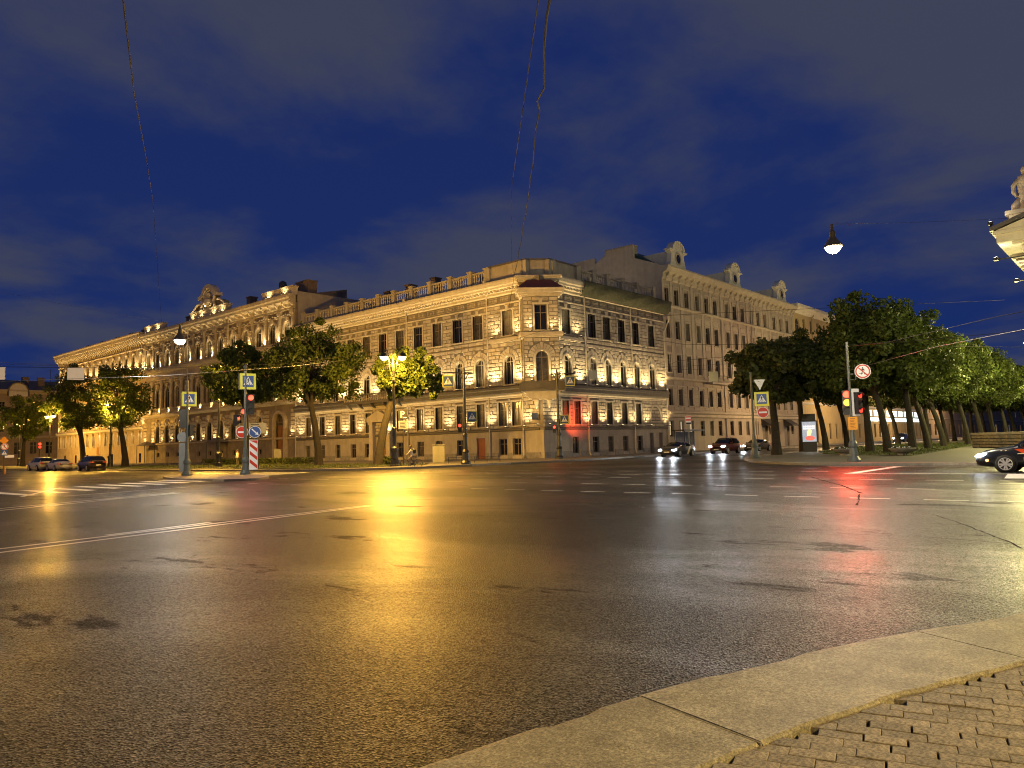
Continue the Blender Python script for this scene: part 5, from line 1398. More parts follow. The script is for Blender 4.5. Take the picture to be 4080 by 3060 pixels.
# further lamps of the same cable row, beyond the picture's edges, that light the near pavement and the boulevard trees, plus an added one over the forecourt
hang_lamp((2.5, -9.0, 9.0), 'bowl lamp hanging over the near pavement behind the photographer', 8800, (1.0, .69, .21), 'near_lamp', None)
hang_lamp((78, 8.6, 9.2), 'bowl lamp over the right-hand boulevard road nearest the riding hall', 9500, (1, .86, .34), 'boulevard_lamp_near', None)
hang_lamp((55, 3.6, 8.8), 'added unseen bowl lamp over the forecourt, lighting the front boulevard trees', 4800, (1, .86, .36), 'crown_fill_lamp', None)  # added out of view to brighten the nearest tree crowns
hang_lamp((98, 10.3, 9.2), 'bowl lamp over the right-hand boulevard road before the stone wall', 7000, (1, .86, .34), 'boulevard_lamp', None)
hang_lamp((122, 11.3, 9.2), 'bowl lamp over the right-hand boulevard road farther along the lawn', 7000, (1, .86, .34), 'boulevard_lamp', None)
hang_lamp((180, 38, 9.0), 'bowl lamp over the left-hand boulevard road by the lit shop fascia', 8000, (1, .64, .30), 'road_lamp', None)
hang_lamp((230, 39, 9.0), 'bowl lamp over the left-hand boulevard road before the distant terrace', 8000, (1, .64, .30), 'road_lamp', None)
hang_lamp((108, 36, 8.6), 'bowl lamp over the left-hand boulevard road beyond the chestnut', 8000, (1, .64, .30), 'road_lamp', None)
hang_lamp((78, 30, 8.6), 'bowl lamp over the left-hand boulevard road behind the chestnut crown', 1700, (1, .62, .34), 'road_lamp_near', None)
hang_lamp((140, 37, 9.0), 'bowl lamp over the left-hand boulevard road far along', 8000, (1, .64, .30), 'road_lamp', None)

# ------------------------------------------------------------------ signs
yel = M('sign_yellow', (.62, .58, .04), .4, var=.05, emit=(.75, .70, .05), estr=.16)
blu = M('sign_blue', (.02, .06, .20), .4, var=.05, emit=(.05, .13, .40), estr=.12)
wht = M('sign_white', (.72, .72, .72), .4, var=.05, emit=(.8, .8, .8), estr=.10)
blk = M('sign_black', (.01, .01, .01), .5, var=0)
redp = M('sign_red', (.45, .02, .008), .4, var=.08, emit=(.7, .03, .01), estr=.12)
sgrey = M('sign_back', (.22, .24, .26), .5, var=.1, metal=.3)
org = M('sign_orange', (.75, .33, .02), .5, var=.05)
def face_frame(az):
    """local frame for a sign: x across, y = -normal (front faces -y), turned so that the front looks along az"""
    c, s = math.cos(az+PI/2), math.sin(az+PI/2)
    return lambda p: (p[0]*c-p[1]*s, p[0]*s+p[1]*c, p[2])
def walker(b, k, z, y, m):
    # striding pedestrian pictogram, k = scale
    P = lambda pts: b.prism([(x*k, z+q*k) for x, q in pts], y, y-.004, m=m)
    b.prism([(x*k, z+q*k) for x, q in arc(.0, .30, .05, 0, 2*PI, 8)[:-1]], y, y-.004, m=m)
    P([(-.06, .24), (.05, .24), (.06, .0), (-.05, .0)]); P([(-.05, .0), (.02, .02), (-.06, -.2), (-.16, -.26), (-.13, -.18)]); P([(0, .02), (.06, 0), (.1, -.14), (.19, -.25), (.13, -.26), (.05, -.14)])
    P([(-.05, .22), (-.14, .1), (-.12, .04), (-.04, .14)]); P([(.05, .22), (.15, .1), (.13, .06), (.04, .14)])
yeld = M('sign_yellow_film', (.42, .40, .05), .5, var=.08)
bludim = M('sign_blue_film', (.015, .045, .15), .5, var=.05)
whtdim = M('sign_white_film', (.55, .55, .55), .5, var=.05)
def crossing_sign(root, x, y, z, w, h, az, depth=.1, border=True, side=sgrey, dim=False):
    f = face_frame(az); T = lambda p: (lambda q: (q[0]+x, q[1]+y, q[2]+z))(f(p))
    b = MB(T); b.box(-w/2, w/2, 0, depth, -h/2, h/2); sg = b.build('crossing_sign', side, root)
    b = MB(T); b.box(-w/2+.005, w/2-.005, -.006, -.001, -h/2+.005, h/2-.005); b.build('sign_border', (yeld if dim else yel) if border else blu, sg)
    s = (.84 if dim else .70) if border else .94
    b = MB(T); b.box(-w/2*s, w/2*s, -.011, -.0065, -h/2*s, h/2*s); b.build('sign_panel', bludim if dim else blu, sg)
    k = w*s
    b = MB(T); b.prism([(-.43*k, -.33*k), (.43*k, -.33*k), (0, .43*k)], -.0115, -.0155); b.build('sign_triangle', whtdim if dim else wht, sg)
    b = MB(T); walker(b, k*.85, .02*k, -.016, 0)
    for q in range(4): xx = (-.27+q*.165)*k; b.prism([(xx, -.31*k), (xx+.09*k, -.31*k), (xx+.07*k, -.25*k), (xx+.02*k, -.25*k)], -.016, -.02)
    b.build('pictogram', blk, sg)
    return sg
def round_sign(root, x, y, z, r, az, kind):
    f = face_frame(az); T = lambda p: (lambda q: (q[0]+x, q[1]+y, q[2]+z))(f(p))
    b = MB(T); b.prism([(r*math.cos(2*PI*k/24), r*math.sin(2*PI*k/24)) for k in range(24)], 0, .03); sg = b.build({'entry': 'no_entry_sign', 'blue': 'arrow_sign', 'walk': 'no_pedestrians_sign', 'back': 'sign_back_plate', 'turn': 'no_turn_sign'}[kind], wht if kind != 'back' else sgrey, root)
    if kind == 'back': return sg
    q = r*.92
    b = MB(T); b.prism([(q*math.cos(2*PI*k/24), q*math.sin(2*PI*k/24)) for k in range(24)], -.006, -.001); b.build('sign_disc', {'entry': redp, 'blue': blu, 'walk': redp, 'turn': redp}[kind], sg)
    b = MB(T)
    if kind == 'entry': b.box(-r*.68, r*.68, -.011, -.0065, -r*.15, r*.15); b.build('sign_bar', wht, sg)
    elif kind == 'blue':
        d = Vector((.707, -.707)); n = Vector((.707, .707)); P = [(-d*.75+n*.1), (d*.3+n*.1), (d*.3+n*.3), (d*.85), (d*.3-n*.3), (d*.3-n*.1), (-d*.75-n*.1)]
        b.prism([(p.x*r, p.y*r) for p in P], -.011, -.0065); b.build('sign_arrow', wht, sg)
    else:
        b.prism([(r*.74*math.cos(2*PI*k/24), r*.74*math.sin(2*PI*k/24)) for k in range(24)], -.011, -.0065); b.build('sign_field', wht, sg)
        b = MB(T); walker(b, r*1.7, -.02*r, -.0115, 0); b.build('pictogram', blk, sg)
        b = MB(T); d = Vector((.707, -.707))*r*.78; n = Vector((.707, .707))*r*.08
        b.prism([(-d.x+n.x, -d.y+n.y), (d.x+n.x, d.y+n.y), (d.x-n.x, d.y-n.y), (-d.x-n.x, -d.y-n.y)], -.0165, -.02); b.build('sign_slash', redp, sg)
    return sg
def signal(root, x, y, z, az, lit, n=3, r=.1, w=.34, h=1.05, key=None):
    """signal head, lit: list of materials from the top down (None = dark)"""
    f = face_frame(az); T = lambda p: (lambda q: (q[0]+x, q[1]+y, q[2]+z))(f(p))
    b = MB(T); b.box(-w/2, w/2, 0, .26, -h/2, h/2); sg = b.build('signal_head', blackp, root)
    for k in range(n):
        zz = h/2-h*(k+.5)/n; m = lit[k] or lens_off
        b = MB(T); b.prism([(r*math.cos(2*PI*q/16), zz+r*math.sin(2*PI*q/16)) for q in range(16)], -.03, -.002); b.build('signal_lens', m, sg)
        b = MB(T); b_n = 10
        for q in range(b_n):
            t0, t1 = PI*.02+PI*.96*q/b_n, PI*.02+PI*.96*(q+1)/b_n
            b.prism([((r+.02)*math.cos(t), zz+(r+.02)*math.sin(t)) for t in (t0, t1)]+[((r+.035)*math.cos(t), zz+(r+.035)*math.sin(t)) for t in (t1, t0)], -.16, -.002)
        b.build('visor', blackp, sg)
        if lit[k] and key:
            d = T((0, -.3, zz)); d0 = T((0, 0, zz))
            light(key[0], root, d, 'SPOT', key[1], key[2], .1, 165, .6, (d[0]-d0[0], d[1]-d0[1], -.02))
    return sg
def pole(root, h, m=None, base=True, r=.09, n=12, name='post'):
    b = MB()
    if base: b.lathe((0, 0, 0), [(.36, 0), (.36, .1), (.24, .3), (.2, .75), (.24, .85), (.24, 1.0), (.16, 1.15), (r+.02, 1.7), (r, 1.8), (r*.8, h)], n)
    else: b.lathe((0, 0, 0), [(r, 0), (r*.9, h)], 8)
    return b.build(name, m or polegrey, root)
# island post with signals, crossing box, no-entry, arrow and striped marker
pB = thing('signal_post', 'grey signal post on the traffic island with no-entry and blue arrow signs', 'traffic light', (25.83, 46.8, .12), 0)
pole(pB, 7.0, r=.11); b = MB(); b.lathe((0, 0, 7.0), [(.09, 0), (.16, .06), (.08, .14), (.14, .3), (.05, .42), (.01, .55)], 8); b.build('finial', polegrey, pB)
az0 = R(258); px = lambda d, a=R(241): (d*math.cos(a+PI/2), d*math.sin(a+PI/2))
crossing_sign(pB, *px(.18), 6.29, 1.06, 1.1, az0, .36)
signal(pB, *px(.36), 4.72, R(243), [glow_redc, None, None], r=.18, w=.46, h=1.38, key=('red_lamp', 300, (1, .05, .02)))
signal(pB, *px(-.1), 4.24, R(250), [glow_redc], n=1, r=.17, w=.4, h=.42)
signal(pB, *px(-.44), 3.65, R(300), [glow_redc, None], n=2, r=.12, w=.34, h=.75)
round_sign(pB, *px(-.2), 2.85, .40, R(243), 'entry'); round_sign(pB, *px(.62), 2.85, .39, R(243), 'blue')
f = face_frame(R(243)); o_ = px(.52); T = lambda p: (lambda q: (q[0]+o_[0], q[1]+o_[1], q[2]))(f(p))
b = MB(T); b.box(-.27, .27, 0, .03, .3, 2.32); sp = b.build('striped_marker', wht, pB)
for k in range(4):
    z = .16+k*.56; q = [(-.24, z+.62), (.24, z+.2), (.24, z+.45), (-.24, z+.87)]
    q = [(x, min(max(zz, .34), 2.28)) for x, zz in q]
    b = MB(T); b.prism(q, -.006, -.001); b.build('marker_stripe', redp, sp)
# second island post: crossing box, signals and signs seen from behind
pA = thing('signal_post', 'grey signal post on the traffic island whose signal head is seen from behind', 'traffic light', (23.87, 51.1, .12), 0)
pole(pA, 6.6, r=.1)
crossing_sign(pA, *px(.12), 5.3, .98, 1.02, R(256), .34)
signal(pA, *px(-.32), 3.92, R(70), [None]*3, r=.14, w=.46, h=1.28)
signal(pA, *px(.34), 3.12, R(0), [None]*2, n=2, r=.12, w=.3, h=.8)
round_sign(pA, *px(-.3), 2.66, .34, R(66), 'back')
f = face_frame(R(66)); o_ = px(-.32); b = MB(lambda p: (lambda q: (q[0]+o_[0], q[1]+o_[1], q[2]))(f(p))); b.box(-.2, .2, 0, .04, .3, 2.25); b.build('marker_back', sgrey, pA)
# right boulevard post
pR = thing('signal_post', 'grey signal post at the boulevard kerb showing red and amber with an orange notice', 'traffic light', (42.94, 13.0, GZ), 0)
pole(pR, 6.6, r=.075)
pq = lambda d, a=R(197): (d*math.cos(a+PI/2), d*math.sin(a+PI/2))
signal(pR, *pq(-.16), 3.25, R(200), [glow_redc, glow_amb, None], r=.19, w=.46, h=1.36, key=('red_amber', 700, (1, .06, .02)))
signal(pR, *pq(.5), 3.2, R(250), [glow_red, None, glow_red], r=.13, w=.36, h=1.2)
f = face_frame(R(240)); o_ = pq(.34); b = MB(lambda p: (lambda q: (q[0]+o_[0], q[1]+o_[1], q[2]))(f(p))); b.box(-.2, .3, .14, .17, 2.5, 4.0); b.build('backing_board', wht, pR)
round_sign(pR, *pq(.72), 4.92, .41, R(200), 'walk')
b = MB(); b.tube([(0, 0, 4.8), (*pq(.72), 4.8)], .025); b.tube([(0, 0, 4.5), (*pq(.35), 4.5), (*pq(.35), 5.3)], .02); b.build('bracket', polegrey, pR)
f = face_frame(R(205)); o_ = pq(.04); b = MB(lambda p: (lambda q: (q[0]+o_[0], q[1]+o_[1], q[2]))(f(p))); b.box(-.24, .24, -.13, -.1, 1.75, 2.45); nt_ = b.build('orange_notice', org, pR)
b = MB(lambda p: (lambda q: (q[0]+o_[0], q[1]+o_[1], q[2]))(f(p)))
for k in range(7): b.box(-.13, .13-.04*(k % 3), -.134, -.1305, 2.34-k*.085, 2.37-k*.085)
b.build('notice_lines', M('notice_ink', (.25, .08, .01), .6, var=0), nt_)
# second boulevard post with give-way back, crossing and no-entry signs
pS = thing('sign_post', 'dark sign post at the boulevard kerb bearing a crossing sign above a no-entry sign', 'sign post', (51.5, 22.3, GZ), 0)
pole(pS, 6.2, r=.085)
ps = lambda d, a=R(203): (d*math.cos(a+PI/2), d*math.sin(a+PI/2))
crossing_sign(pS, *ps(.66), 4.22, 1.0, 1.02, R(212), .06); round_sign(pS, *ps(.7), 3.26, .39, R(212), 'entry')
f = face_frame(R(212)); o_ = ps(.58); T = lambda p: (lambda q: (q[0]+o_[0], q[1]+o_[1], q[2]))(f(p))
b = MB(T); b.prism([(-.4, 5.62), (.4, 5.62), (0, 4.86)], 0, .03); b.box(-.02, .02, -.02, -.001, 4.9, 5.6); b.build('give_way_back', galv, pS)
b = MB()
for z in (3.3, 4.2, 5.5): b.tube([(0, 0, z), (*ps(.6), z)], .025)
b.build('bracket', polegrey, pS)
# gantry posts at the corner
def arm_post(loc, label, ax, zs, zarm, flip, red=True):
    o = thing('signal_post', label, 'traffic light', (*loc, GZ), 0)
    b = MB(); b.lathe((0, 0, 0), [(.42, 0), (.42, .15), (.3, .3), (.26, .9), (.3, 1.0), (.2, 1.2), (.17, 2.2), (.21, 2.25), (.21, 2.4), (.13, 2.5), (.1, zarm), (.06, zarm+.5)], 12); b.build('post', ironm, o)
    a = Vector((math.cos(ax), math.sin(ax)))
    b = MB(); b.tube([(-a.x*.65, -a.y*.65, zarm+.02), (a.x*1.75, a.y*1.75, zarm+.1)], .06, 6); b.tube([(0, 0, zarm-.7), (a.x*.45, a.y*.45, zarm)], .035, 6); b.tube([(0, 0, zarm-.7), (-a.x*.4, -a.y*.4, zarm)], .035, 6)
    b.build('arm', ironm, o)
    crossing_sign(o, a.x*1.3, a.y*1.3, zarm-.62, .92, 1.0, R(225), .06, dim=True)
    crossing_sign(o, -a.x*.6*flip, -a.y*.6*flip, zs, .84, .9, R(225), .06, dim=True)
    signal(o, a.x*.42*flip, a.y*.42*flip, zs-.9, R(222), [glow_redc, None], n=2, r=.12, w=.32, h=.75, key=('red_small', 50, (1, .05, .02)))
    return o
arm_post((43.0, 43.0), 'black signal post with two crossing signs at the rounded pavement corner', R(135), 3.85, 7.4, 1)
arm_post((56.6, 43.9), 'black signal post close before the corner of the building, arm pointing along the boulevard', R(-38), 3.75, 8.1, -1)
light('red_wall', bld1, (3.2, -2.6, 3.5), 'SPOT', 1500, (1, .09, .02), .1, 75, .8, (.75, 1, .22))
pF = thing('signal_post', 'small far signal showing red beside the twin lamp behind the white cars', 'traffic light', (41.0, 141.0, GZ), 0)
pole(pF, 4.4, base=False, r=.08, m=ironm); signal(pF, .0, -.25, 3.55, R(255), [glow_redc, glow_red], n=2, r=.2, w=.5, h=1.0)
# left-edge sign post
pL = thing('sign_post', 'thin sign post with a round red sign at the far left edge', 'sign post', (24.6, 96.4, 0), 0)
pole(pL, 3.9, base=False, r=.06); 
f = face_frame(R(255)); T = f; b = MB(T); b.prism([(0, 3.2), (.42, 3.65), (0, 4.1), (-.42, 3.65)], -.1, -.07); b.build('diamond_sign', org, pL)
round_sign(pL, .02, -.12, 2.98, .36, R(255), 'turn'); crossing_sign(pL, .02, -.12, 2.3, .62, .62, R(255), .04, False)
b = MB(T); b.box(.1, .95, -.1, -.07, 1.75, 2.05); b.build('text_plate', wht, pL)
b = MB(); b.lathe((.05, -.4, -.05), [(.06, 0), (.06, .9), (.03, .95)], 8); b.build('bollard', org, pL)
# parking board by the lamp
pP = thing('parking_sign', 'black P parking board with white plates beneath, beside the corner lamp', 'sign', (41.2, 48.6, GZ), 0)
pole(pP, 4.9, base=False, r=.045, m=ironm)
f = face_frame(R(229)); T = f
b = MB(T); b.box(-.4, .4, -.1, -.06, 3.85, 4.7); pb_ = b.build('parking_board', blk, pP)
b = MB(T); b.box(-.18, -.08, -.108, -.101, 4.0, 4.58); n = 10
for k in range(n):
    t0, t1 = -PI/2+PI*k/n, -PI/2+PI*(k+1)/n
    b.prism([(-.02+r*math.cos(t), 4.42+r*math.sin(t)) for r, t in ((.07, t0), (.16, t0), (.16, t1), (.07, t1))], -.101, -.108)
b.box(-.08, -.02, -.108, -.101, 4.26, 4.35); b.box(-.08, -.02, -.108, -.101, 4.49, 4.58); b.box(.02, .3, -.108, -.101, 3.98, 4.06)
b.build('letter', wht, pb_)
b = MB(T); b.box(-.38, .38, -.1, -.06, 3.05, 3.75); pl2 = b.build('text_plate', sgrey, pP)
b = MB(T)
for k in range(5): b.box(-.28, .25-.06*(k % 2), -.105, -.101, 3.6-k*.12, 3.65-k*.12)
b.build('text_lines', blk, pl2)
# information board behind the island
iB = thing('information_board', 'grey information board on a black post in front of the palace portal', 'sign', (36.0, 63.2, GZ), 0)
pole(iB, 4.2, base=False, r=.09, m=ironm); b = MB(); b.lathe((0, 0, 0), [(.24, 0), (.24, .5), (.17, .7), (.13, 1.1)], 10); b.build('post_base', ironm, iB)
f = face_frame(R(241)); b = MB(f); b.box(-.62, .82, -.12, -.06, 3.15, 4.15); ip = b.build('board', sgrey, iB)
b = MB(f)
for k in range(5): b.box(-.5, .2+.1*(k % 3), -.126, -.121, 3.95-k*.16, 4.02-k*.16)
b.build('text_lines', blk, ip)
# hanging sign plates on cables over the street
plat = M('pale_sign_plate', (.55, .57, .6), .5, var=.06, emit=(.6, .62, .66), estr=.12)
def hung_plate(loc, w, h, az, label, mat=plat):
    o = thing('hanging_sign', label, 'sign', loc, az)
    b = MB(); b.box(-w/2, w/2, -.03, .03, -h, 0); b.build('plate', mat, o)
    b = MB(); b.tube([(-w*.3, 0, .25), (-w*.3, 0, -.02)], .02, 5); b.tube([(w*.3, 0, .25), (w*.3, 0, -.02)], .02, 5); b.tube(sag((-9, 0, .5), (0, 0, .25), .1, 4)+sag((0, 0, .25), (16, 0, .6), .15, 5)[1:], .012, 5); b.build('hanger', ironm, o)
    return o
hung_plate((23.8, 72.5, 9.55), 1.3, 1.1, R(-20), 'blank pale sign plate hung on a cable before the linden')
hung_plate((18.6, 75.8, 9.6), 1.3, 1.1, R(-20), 'blank pale sign plate hung on a cable at the far left edge')
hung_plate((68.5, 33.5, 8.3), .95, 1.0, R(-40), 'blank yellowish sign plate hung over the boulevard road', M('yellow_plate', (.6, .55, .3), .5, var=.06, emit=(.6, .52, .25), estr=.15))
hung_plate((58.5, 41, 8.5), .85, .9, R(-40), 'grey sign plate hung over the road by the corner building', sgrey)
# cables overhead
def cable(pts, r, label, mat=ironm):
    b = MB(); b.tube(pts, r, 5); return tag(b.build('overhead_cable', mat, smooth=True), label, 'cable', 'overhead cables across the junction')
wirem = M('cable_grey', (.014, .013, .013), .75, var=0, spec=.2)
wr = random.Random(3)
wav = [Vector(p) for p in ((2.0, 1.2, 5.2), (7.36, 5.57, 7.6), (18.6, 14.92, 12.0), (35, 29.3, 15.6), (51.4, 44.2, 18.2), (58.7, 51.6, 16.4))]
pts = []
for a, c in zip(wav, wav[1:]):
    for k in range(8): pts.append(a.lerp(c, k/8)+Vector((wr.uniform(-.06, .06), wr.uniform(-.06, .06), wr.uniform(-.05, .05))))
pts.append(wav[-1])
cable(pts, .021, 'thick wavy dark cable running up overhead from the corner building', wirem)
cable([(3, 2.2, 6.2), (9.24, 7.23, 9.2), (30, 26, 15.5), (52.6, 45.8, 19.2), (58.9, 51, 19.4)], .012, 'thin straight cable beside the thick wavy one', wirem)
cable([(1.5, 4, 6.0), (4.24, 11.33, 8.65), (8.0, 20.4, 11.4), (14.2, 34.75, 15.4), (25.7, 61.5, 22.6), (59.5, 138, 26)], .015, 'dark cable dropping from the sky towards the arcaded palace', wirem)
cable([(5, 38, 4.6), (19.0, 43.8, 6.2), (28.9, 46.4, 7.57), (44.7, 59.6, 10.5), (58.6, 63, 13)], .012, 'pale tram wire passing behind the island signal posts', galv)
cable([(5, 40, 5.6), (19.0, 45.2, 6.75), (30, 48, 8.0), (58.6, 66, 13.6)], .014, 'thinner pale wire just above the tram wire at the island', wirem)
cable([(84, 47.4, 11), (65.5, 35.7, 9.4), (55.3, 22.5, 8.0), (42.94, 13.0, 6.6), (42.6, 9.9, 6.4), (41, -6, 6.0)], .014, 'span wire tied to the boulevard signal post top', wirem)
cable([(42.94, 13.0, 6.5), (36, 9.2, 5.7), (29.5, 4.0, 5.45), (29.6, 2.0, 5.65), (30, -9, 6.5)], .012, 'pale wire entering from the hall side above the black taxi', wirem)
cable([(60, 19, 6.4), (35, 7.0, 5.2), (29.6, 3.2, 4.95), (25, -1, 5.0)], .010, 'bright wire above the boulevard trees by the hall', galv)
cable([(58.8, 52.5, 12.5), (47.1, 35.9, 11.1), (52.5, 28.1, 9.1), (75, 8, 8.5)], .014, 'wire looping from the oriel across the boulevard road', wirem)
cable([(70, 47.4, 15), (48.4, 34.2, 11.3), (52.2, 27.9, 11.4), (70, 9, 12)], .014, 'wire from the netted cornice to the trees', wirem)
# ------------------------------------------------------------------ cars
tyre = M('tyre_rubber', (.012, .012, .012), .8, var=.2)
rimm = M('alloy_rim', (.6, .6, .62), .35, metal=.35, var=0)
cglass = M('car_glass', (.008, .009, .011), .04, var=0, spec=.8)
glow_tail = M('tail_lamp', (.3, .01, .005), .3, var=0, emit=(1, .05, .02), estr=.1)
plate = M('number_plate', (.6, .6, .58), .4, var=0)
chrome = M('chrome_trim', (.6, .6, .62), .2, metal=1, var=0)
turn_ = M('indicator_lamp', (.8, .3, .05), .3, var=0, emit=(1, .4, .12), estr=6)
PROF = {
 'sedan': [(0, .38, .80, .80, .74), (.02, .27, .95, .97, .86), (.10, .22, 1.02, 1.04, .93), (.20, .22, 1.01, 1.10, .96), (.30, .2, .99, 1.34, .98), (.40, .2, .98, 1.43, .99), (.50, .2, .97, 1.45, 1.0), (.58, .2, .96, 1.42, 1.0), (.66, .2, .95, 1.25, .99), (.745, .2, .93, 1.0, .98), (.85, .21, .88, .92, .96), (.93, .23, .80, .84, .92), (.98, .26, .68, .71, .84), (1.0, .34, .58, .60, .74)],
 'suv': [(0, .42, .95, 1.0, .80), (.015, .32, 1.08, 1.25, .88), (.06, .28, 1.10, 1.55, .94), (.15, .26, 1.09, 1.66, .97), (.30, .26, 1.08, 1.70, .99), (.45, .26, 1.07, 1.71, 1.0), (.56, .26, 1.06, 1.68, 1.0), (.64, .26, 1.05, 1.50, .99), (.735, .26, 1.03, 1.10, .98), (.85, .27, .99, 1.03, .96), (.94, .29, .92, .96, .92), (.98, .33, .80, .84, .85), (1.0, .4, .66, .70, .76)]}
GL = {'sedan': (.215, .375, .595, .735), 'suv': (.01, .13, .565, .725)}
def car(label, kind, paintm, loc, az, L=4.75, W=1.84, head=True, tail=False, group=None, hk='car_beam'):
    o = thing('car', label, 'car', loc, az, group)
    pr0 = PROF[kind]; r0, r1, f0, f1 = GL[kind]
    xs = sorted(set([k/44 for k in range(45)]+[r0, r1, f0, f1, .47, .49]))
    def at_(t):
        for a, c in zip(pr0, pr0[1:]):
            if a[0] <= t <= c[0]:
                f = (t-a[0])/(c[0]-a[0]); f = f*f*(3-2*f)*.35+f*.65
                return [a[i]+(c[i]-a[i])*f for i in range(1, 5)]
        return pr0[-1][1:]
    rings = []; body = MB(); gl = MB()
    for t in xs:
        zb, belt, top, wf = at_(t); w = W/2*wf; gh = max(top-belt, 0); x = -L/2+L*t
        tw = w*(1-.26*min(gh/.45, 1))
        half = [(0, zb), (w*.86, zb), (w*.97, zb+.13), (w, zb+.34*(belt-zb)), (w, zb+.62*(belt-zb)), (w*.985, zb+.86*(belt-zb)), (w*.955, belt)]
        if gh > .09: half += [(w*.955+(tw-w*.955)*.5, belt+gh*.5), (tw, top-.07), (tw*.9, top-.02), (tw*.55, top+.01), (0, top+.02)]
        else: half += [(w*.93, belt+gh*.45), (w*.88, belt+gh*.8), (w*.78, belt+gh), (w*.5, belt+gh+.02), (0, belt+gh+.03)]
        ring = [(x, y, z) for y, z in half]+[(x, -y, z) for y, z in half[-2:0:-1]]
        rings.append(ring)
    N = len(rings[0]); H_ = 12
    bi = [[body.pt(p) for p in r] for r in rings]; gi = [[gl.pt((p[0], p[1]*1.004, p[2]+.003)) for p in r] for r in rings]
    for i in range(len(xs)-1):
        tm = (xs[i]+xs[i+1])/2
        for k in range(N):
            j = (k+1) % N; kk = k if k < H_-1 else N-1-k
            side = kk in (6, 7) and r0+.03 < tm < f1-.03 and not (.47 <= tm <= .49)
            wind = kk in (8, 9, 10) and (r0 < tm < r1 or f0 < tm < f1)
            gh = at_(tm)
            tgt, idx = (gl, gi) if ((side and gh[2]-gh[1] > .12) or wind) else (body, bi)
            tgt.face((idx[i][k], idx[i][j], idx[i+1][j], idx[i+1][k]))
    body.face(bi[0]); body.face(bi[-1][::-1])
    bo = body.build('body', paintm, o, smooth=True); gl.build('windows', cglass, o, smooth=True)
    wr_ = .335 if kind == 'sedan' else .36; ax = (-L/2+L*.195, -L/2+L*.795)
    for x in ax:
        for sy in (-1, 1):
            b = MB(); y0 = sy*(W/2*.985)
            b.cyl((x, y0-sy*.2, wr_+.02), (x, y0+sy*.012, wr_+.02), wr_+.055, n=24); b.build('wheel_arch', blackp, o)
            b = MB(); P = [(wr_*.68, -.1), (wr_*.95, -.11), (wr_, -.07), (wr_, .07), (wr_*.95, .11), (wr_*.68, .1)]
            rg = [[b.pt((x+r*math.cos(2*PI*k/24), y0+v-sy*.05, wr_+r*math.sin(2*PI*k/24))) for k in range(24)] for r, v in P]
            for A, B in zip(rg, rg[1:]):
                for k in range(24): b.face((A[k], A[(k+1) % 24], B[(k+1) % 24], B[k]))
            wh = b.build('wheel', tyre, o, smooth=True)
            b = MB(); yo = y0+sy*.062
            for k in range(10):
                a = 2*PI*k/10+(.09 if k % 2 else -.09); d = Vector((math.cos(a), 0, math.sin(a))); n = Vector((-d.z, 0, d.x))*.022
                c0 = Vector((x, yo-sy*.02, wr_)); q = [c0+d*.04+n, c0+d*wr_*.7+n*1.4, c0+d*wr_*.7-n*1.4, c0+d*.04-n]
                A = [b.pt(p) for p in q]; B = [b.pt(p-Vector((0, sy*.03, 0))) for p in q]; b.face(A); b.face(B[::-1])
                for e in range(4): b.face((A[e], A[(e+1) % 4], B[(e+1) % 4], B[e]))
            rg = [[b.pt((x+r*math.cos(2*PI*k/24), yo+v*sy, wr_+r*math.sin(2*PI*k/24))) for k in range(24)] for r, v in ((wr_*.64, -.03), (wr_*.66, -.005), (wr_*.72, -.01), (wr_*.73, -.05))]
            for A, B in zip(rg, rg[1:]):
                for k in range(24): b.face((A[k], A[(k+1) % 24], B[(k+1) % 24], B[k]))
            b.cyl((x, yo-sy*.04, wr_), (x, yo-sy*.005, wr_), .055, n=10)
            b.build('rim', rimm, wh)
            b = MB(); b.cyl((x, yo-sy*.12, wr_), (x, yo-sy*.09, wr_), wr_*.68, n=18); b.build('brake_disc', blackp, wh)
    zh = .68 if kind == 'sedan' else .82
    for sy in (-1, 1):
        b = MB(); b.prism([(L/2-.40, zh+.10), (L/2-.08, zh+.03), (L/2+.0, zh-.06), (L/2-.10, zh-.08), (L/2-.34, zh+.0)], sy*W*.5*.60, sy*W*.5*.955); b.build('headlight', glow_head if head else galv, o)
        b = MB(); b.box(-L/2-.012, -L/2+.3, sy*W*.24, sy*W*.445, zh+.1, zh+.24); b.build('tail_light', glow_tail, o)
        b = MB(); x0 = -L/2+L*.665; b.tube([(x0, sy*W*.47, 1.0 if kind == 'sedan' else 1.12), (x0, sy*W*.53, 1.02 if kind == 'sedan' else 1.14)], .02); b.lathe((x0, sy*W*.555, 1.02 if kind == 'sedan' else 1.14), [(.03, -.07), (.09, -.04), (.1, .05), (.05, .09)], 8); b.build('door_mirror', paintm, o)
        for xd in (.5, .3):
            b = MB(); b.box(-L/2+L*xd, -L/2+L*xd+.2, sy*(W/2*1.0), sy*(W/2*1.0+.022), .82 if kind == 'sedan' else .95, .85 if kind == 'sedan' else .98); b.build('door_handle', chrome, o)
        if head:
            p = (L/2+.12, sy*W*.39, zh-.02); light(hk, o, p, 'SPOT', 420, (.82, .91, 1), .09, 120, .9, (1, 0, -.10))
    b = MB(); b.box(L/2-.10, L/2+.006, -.5, .5, .40, .56); b.box(L/2-.1, L/2+.004, -.34, .34, zh-.06, zh+.02); b.build('grille', blackp, o)
    b = MB(); b.box(L/2, L/2+.02, -.26, .26, .42, .53); b.build('number_plate', plate, o)
    b = MB(); b.box(-L/2-.02, -L/2, -.26, .26, .62, .73); b.build('number_plate', plate, o)
    return o, W
def cpaint(name, col, metal=.3, rough=.35): return M(name, col, rough, metal=metal, var=0, coat=.7)
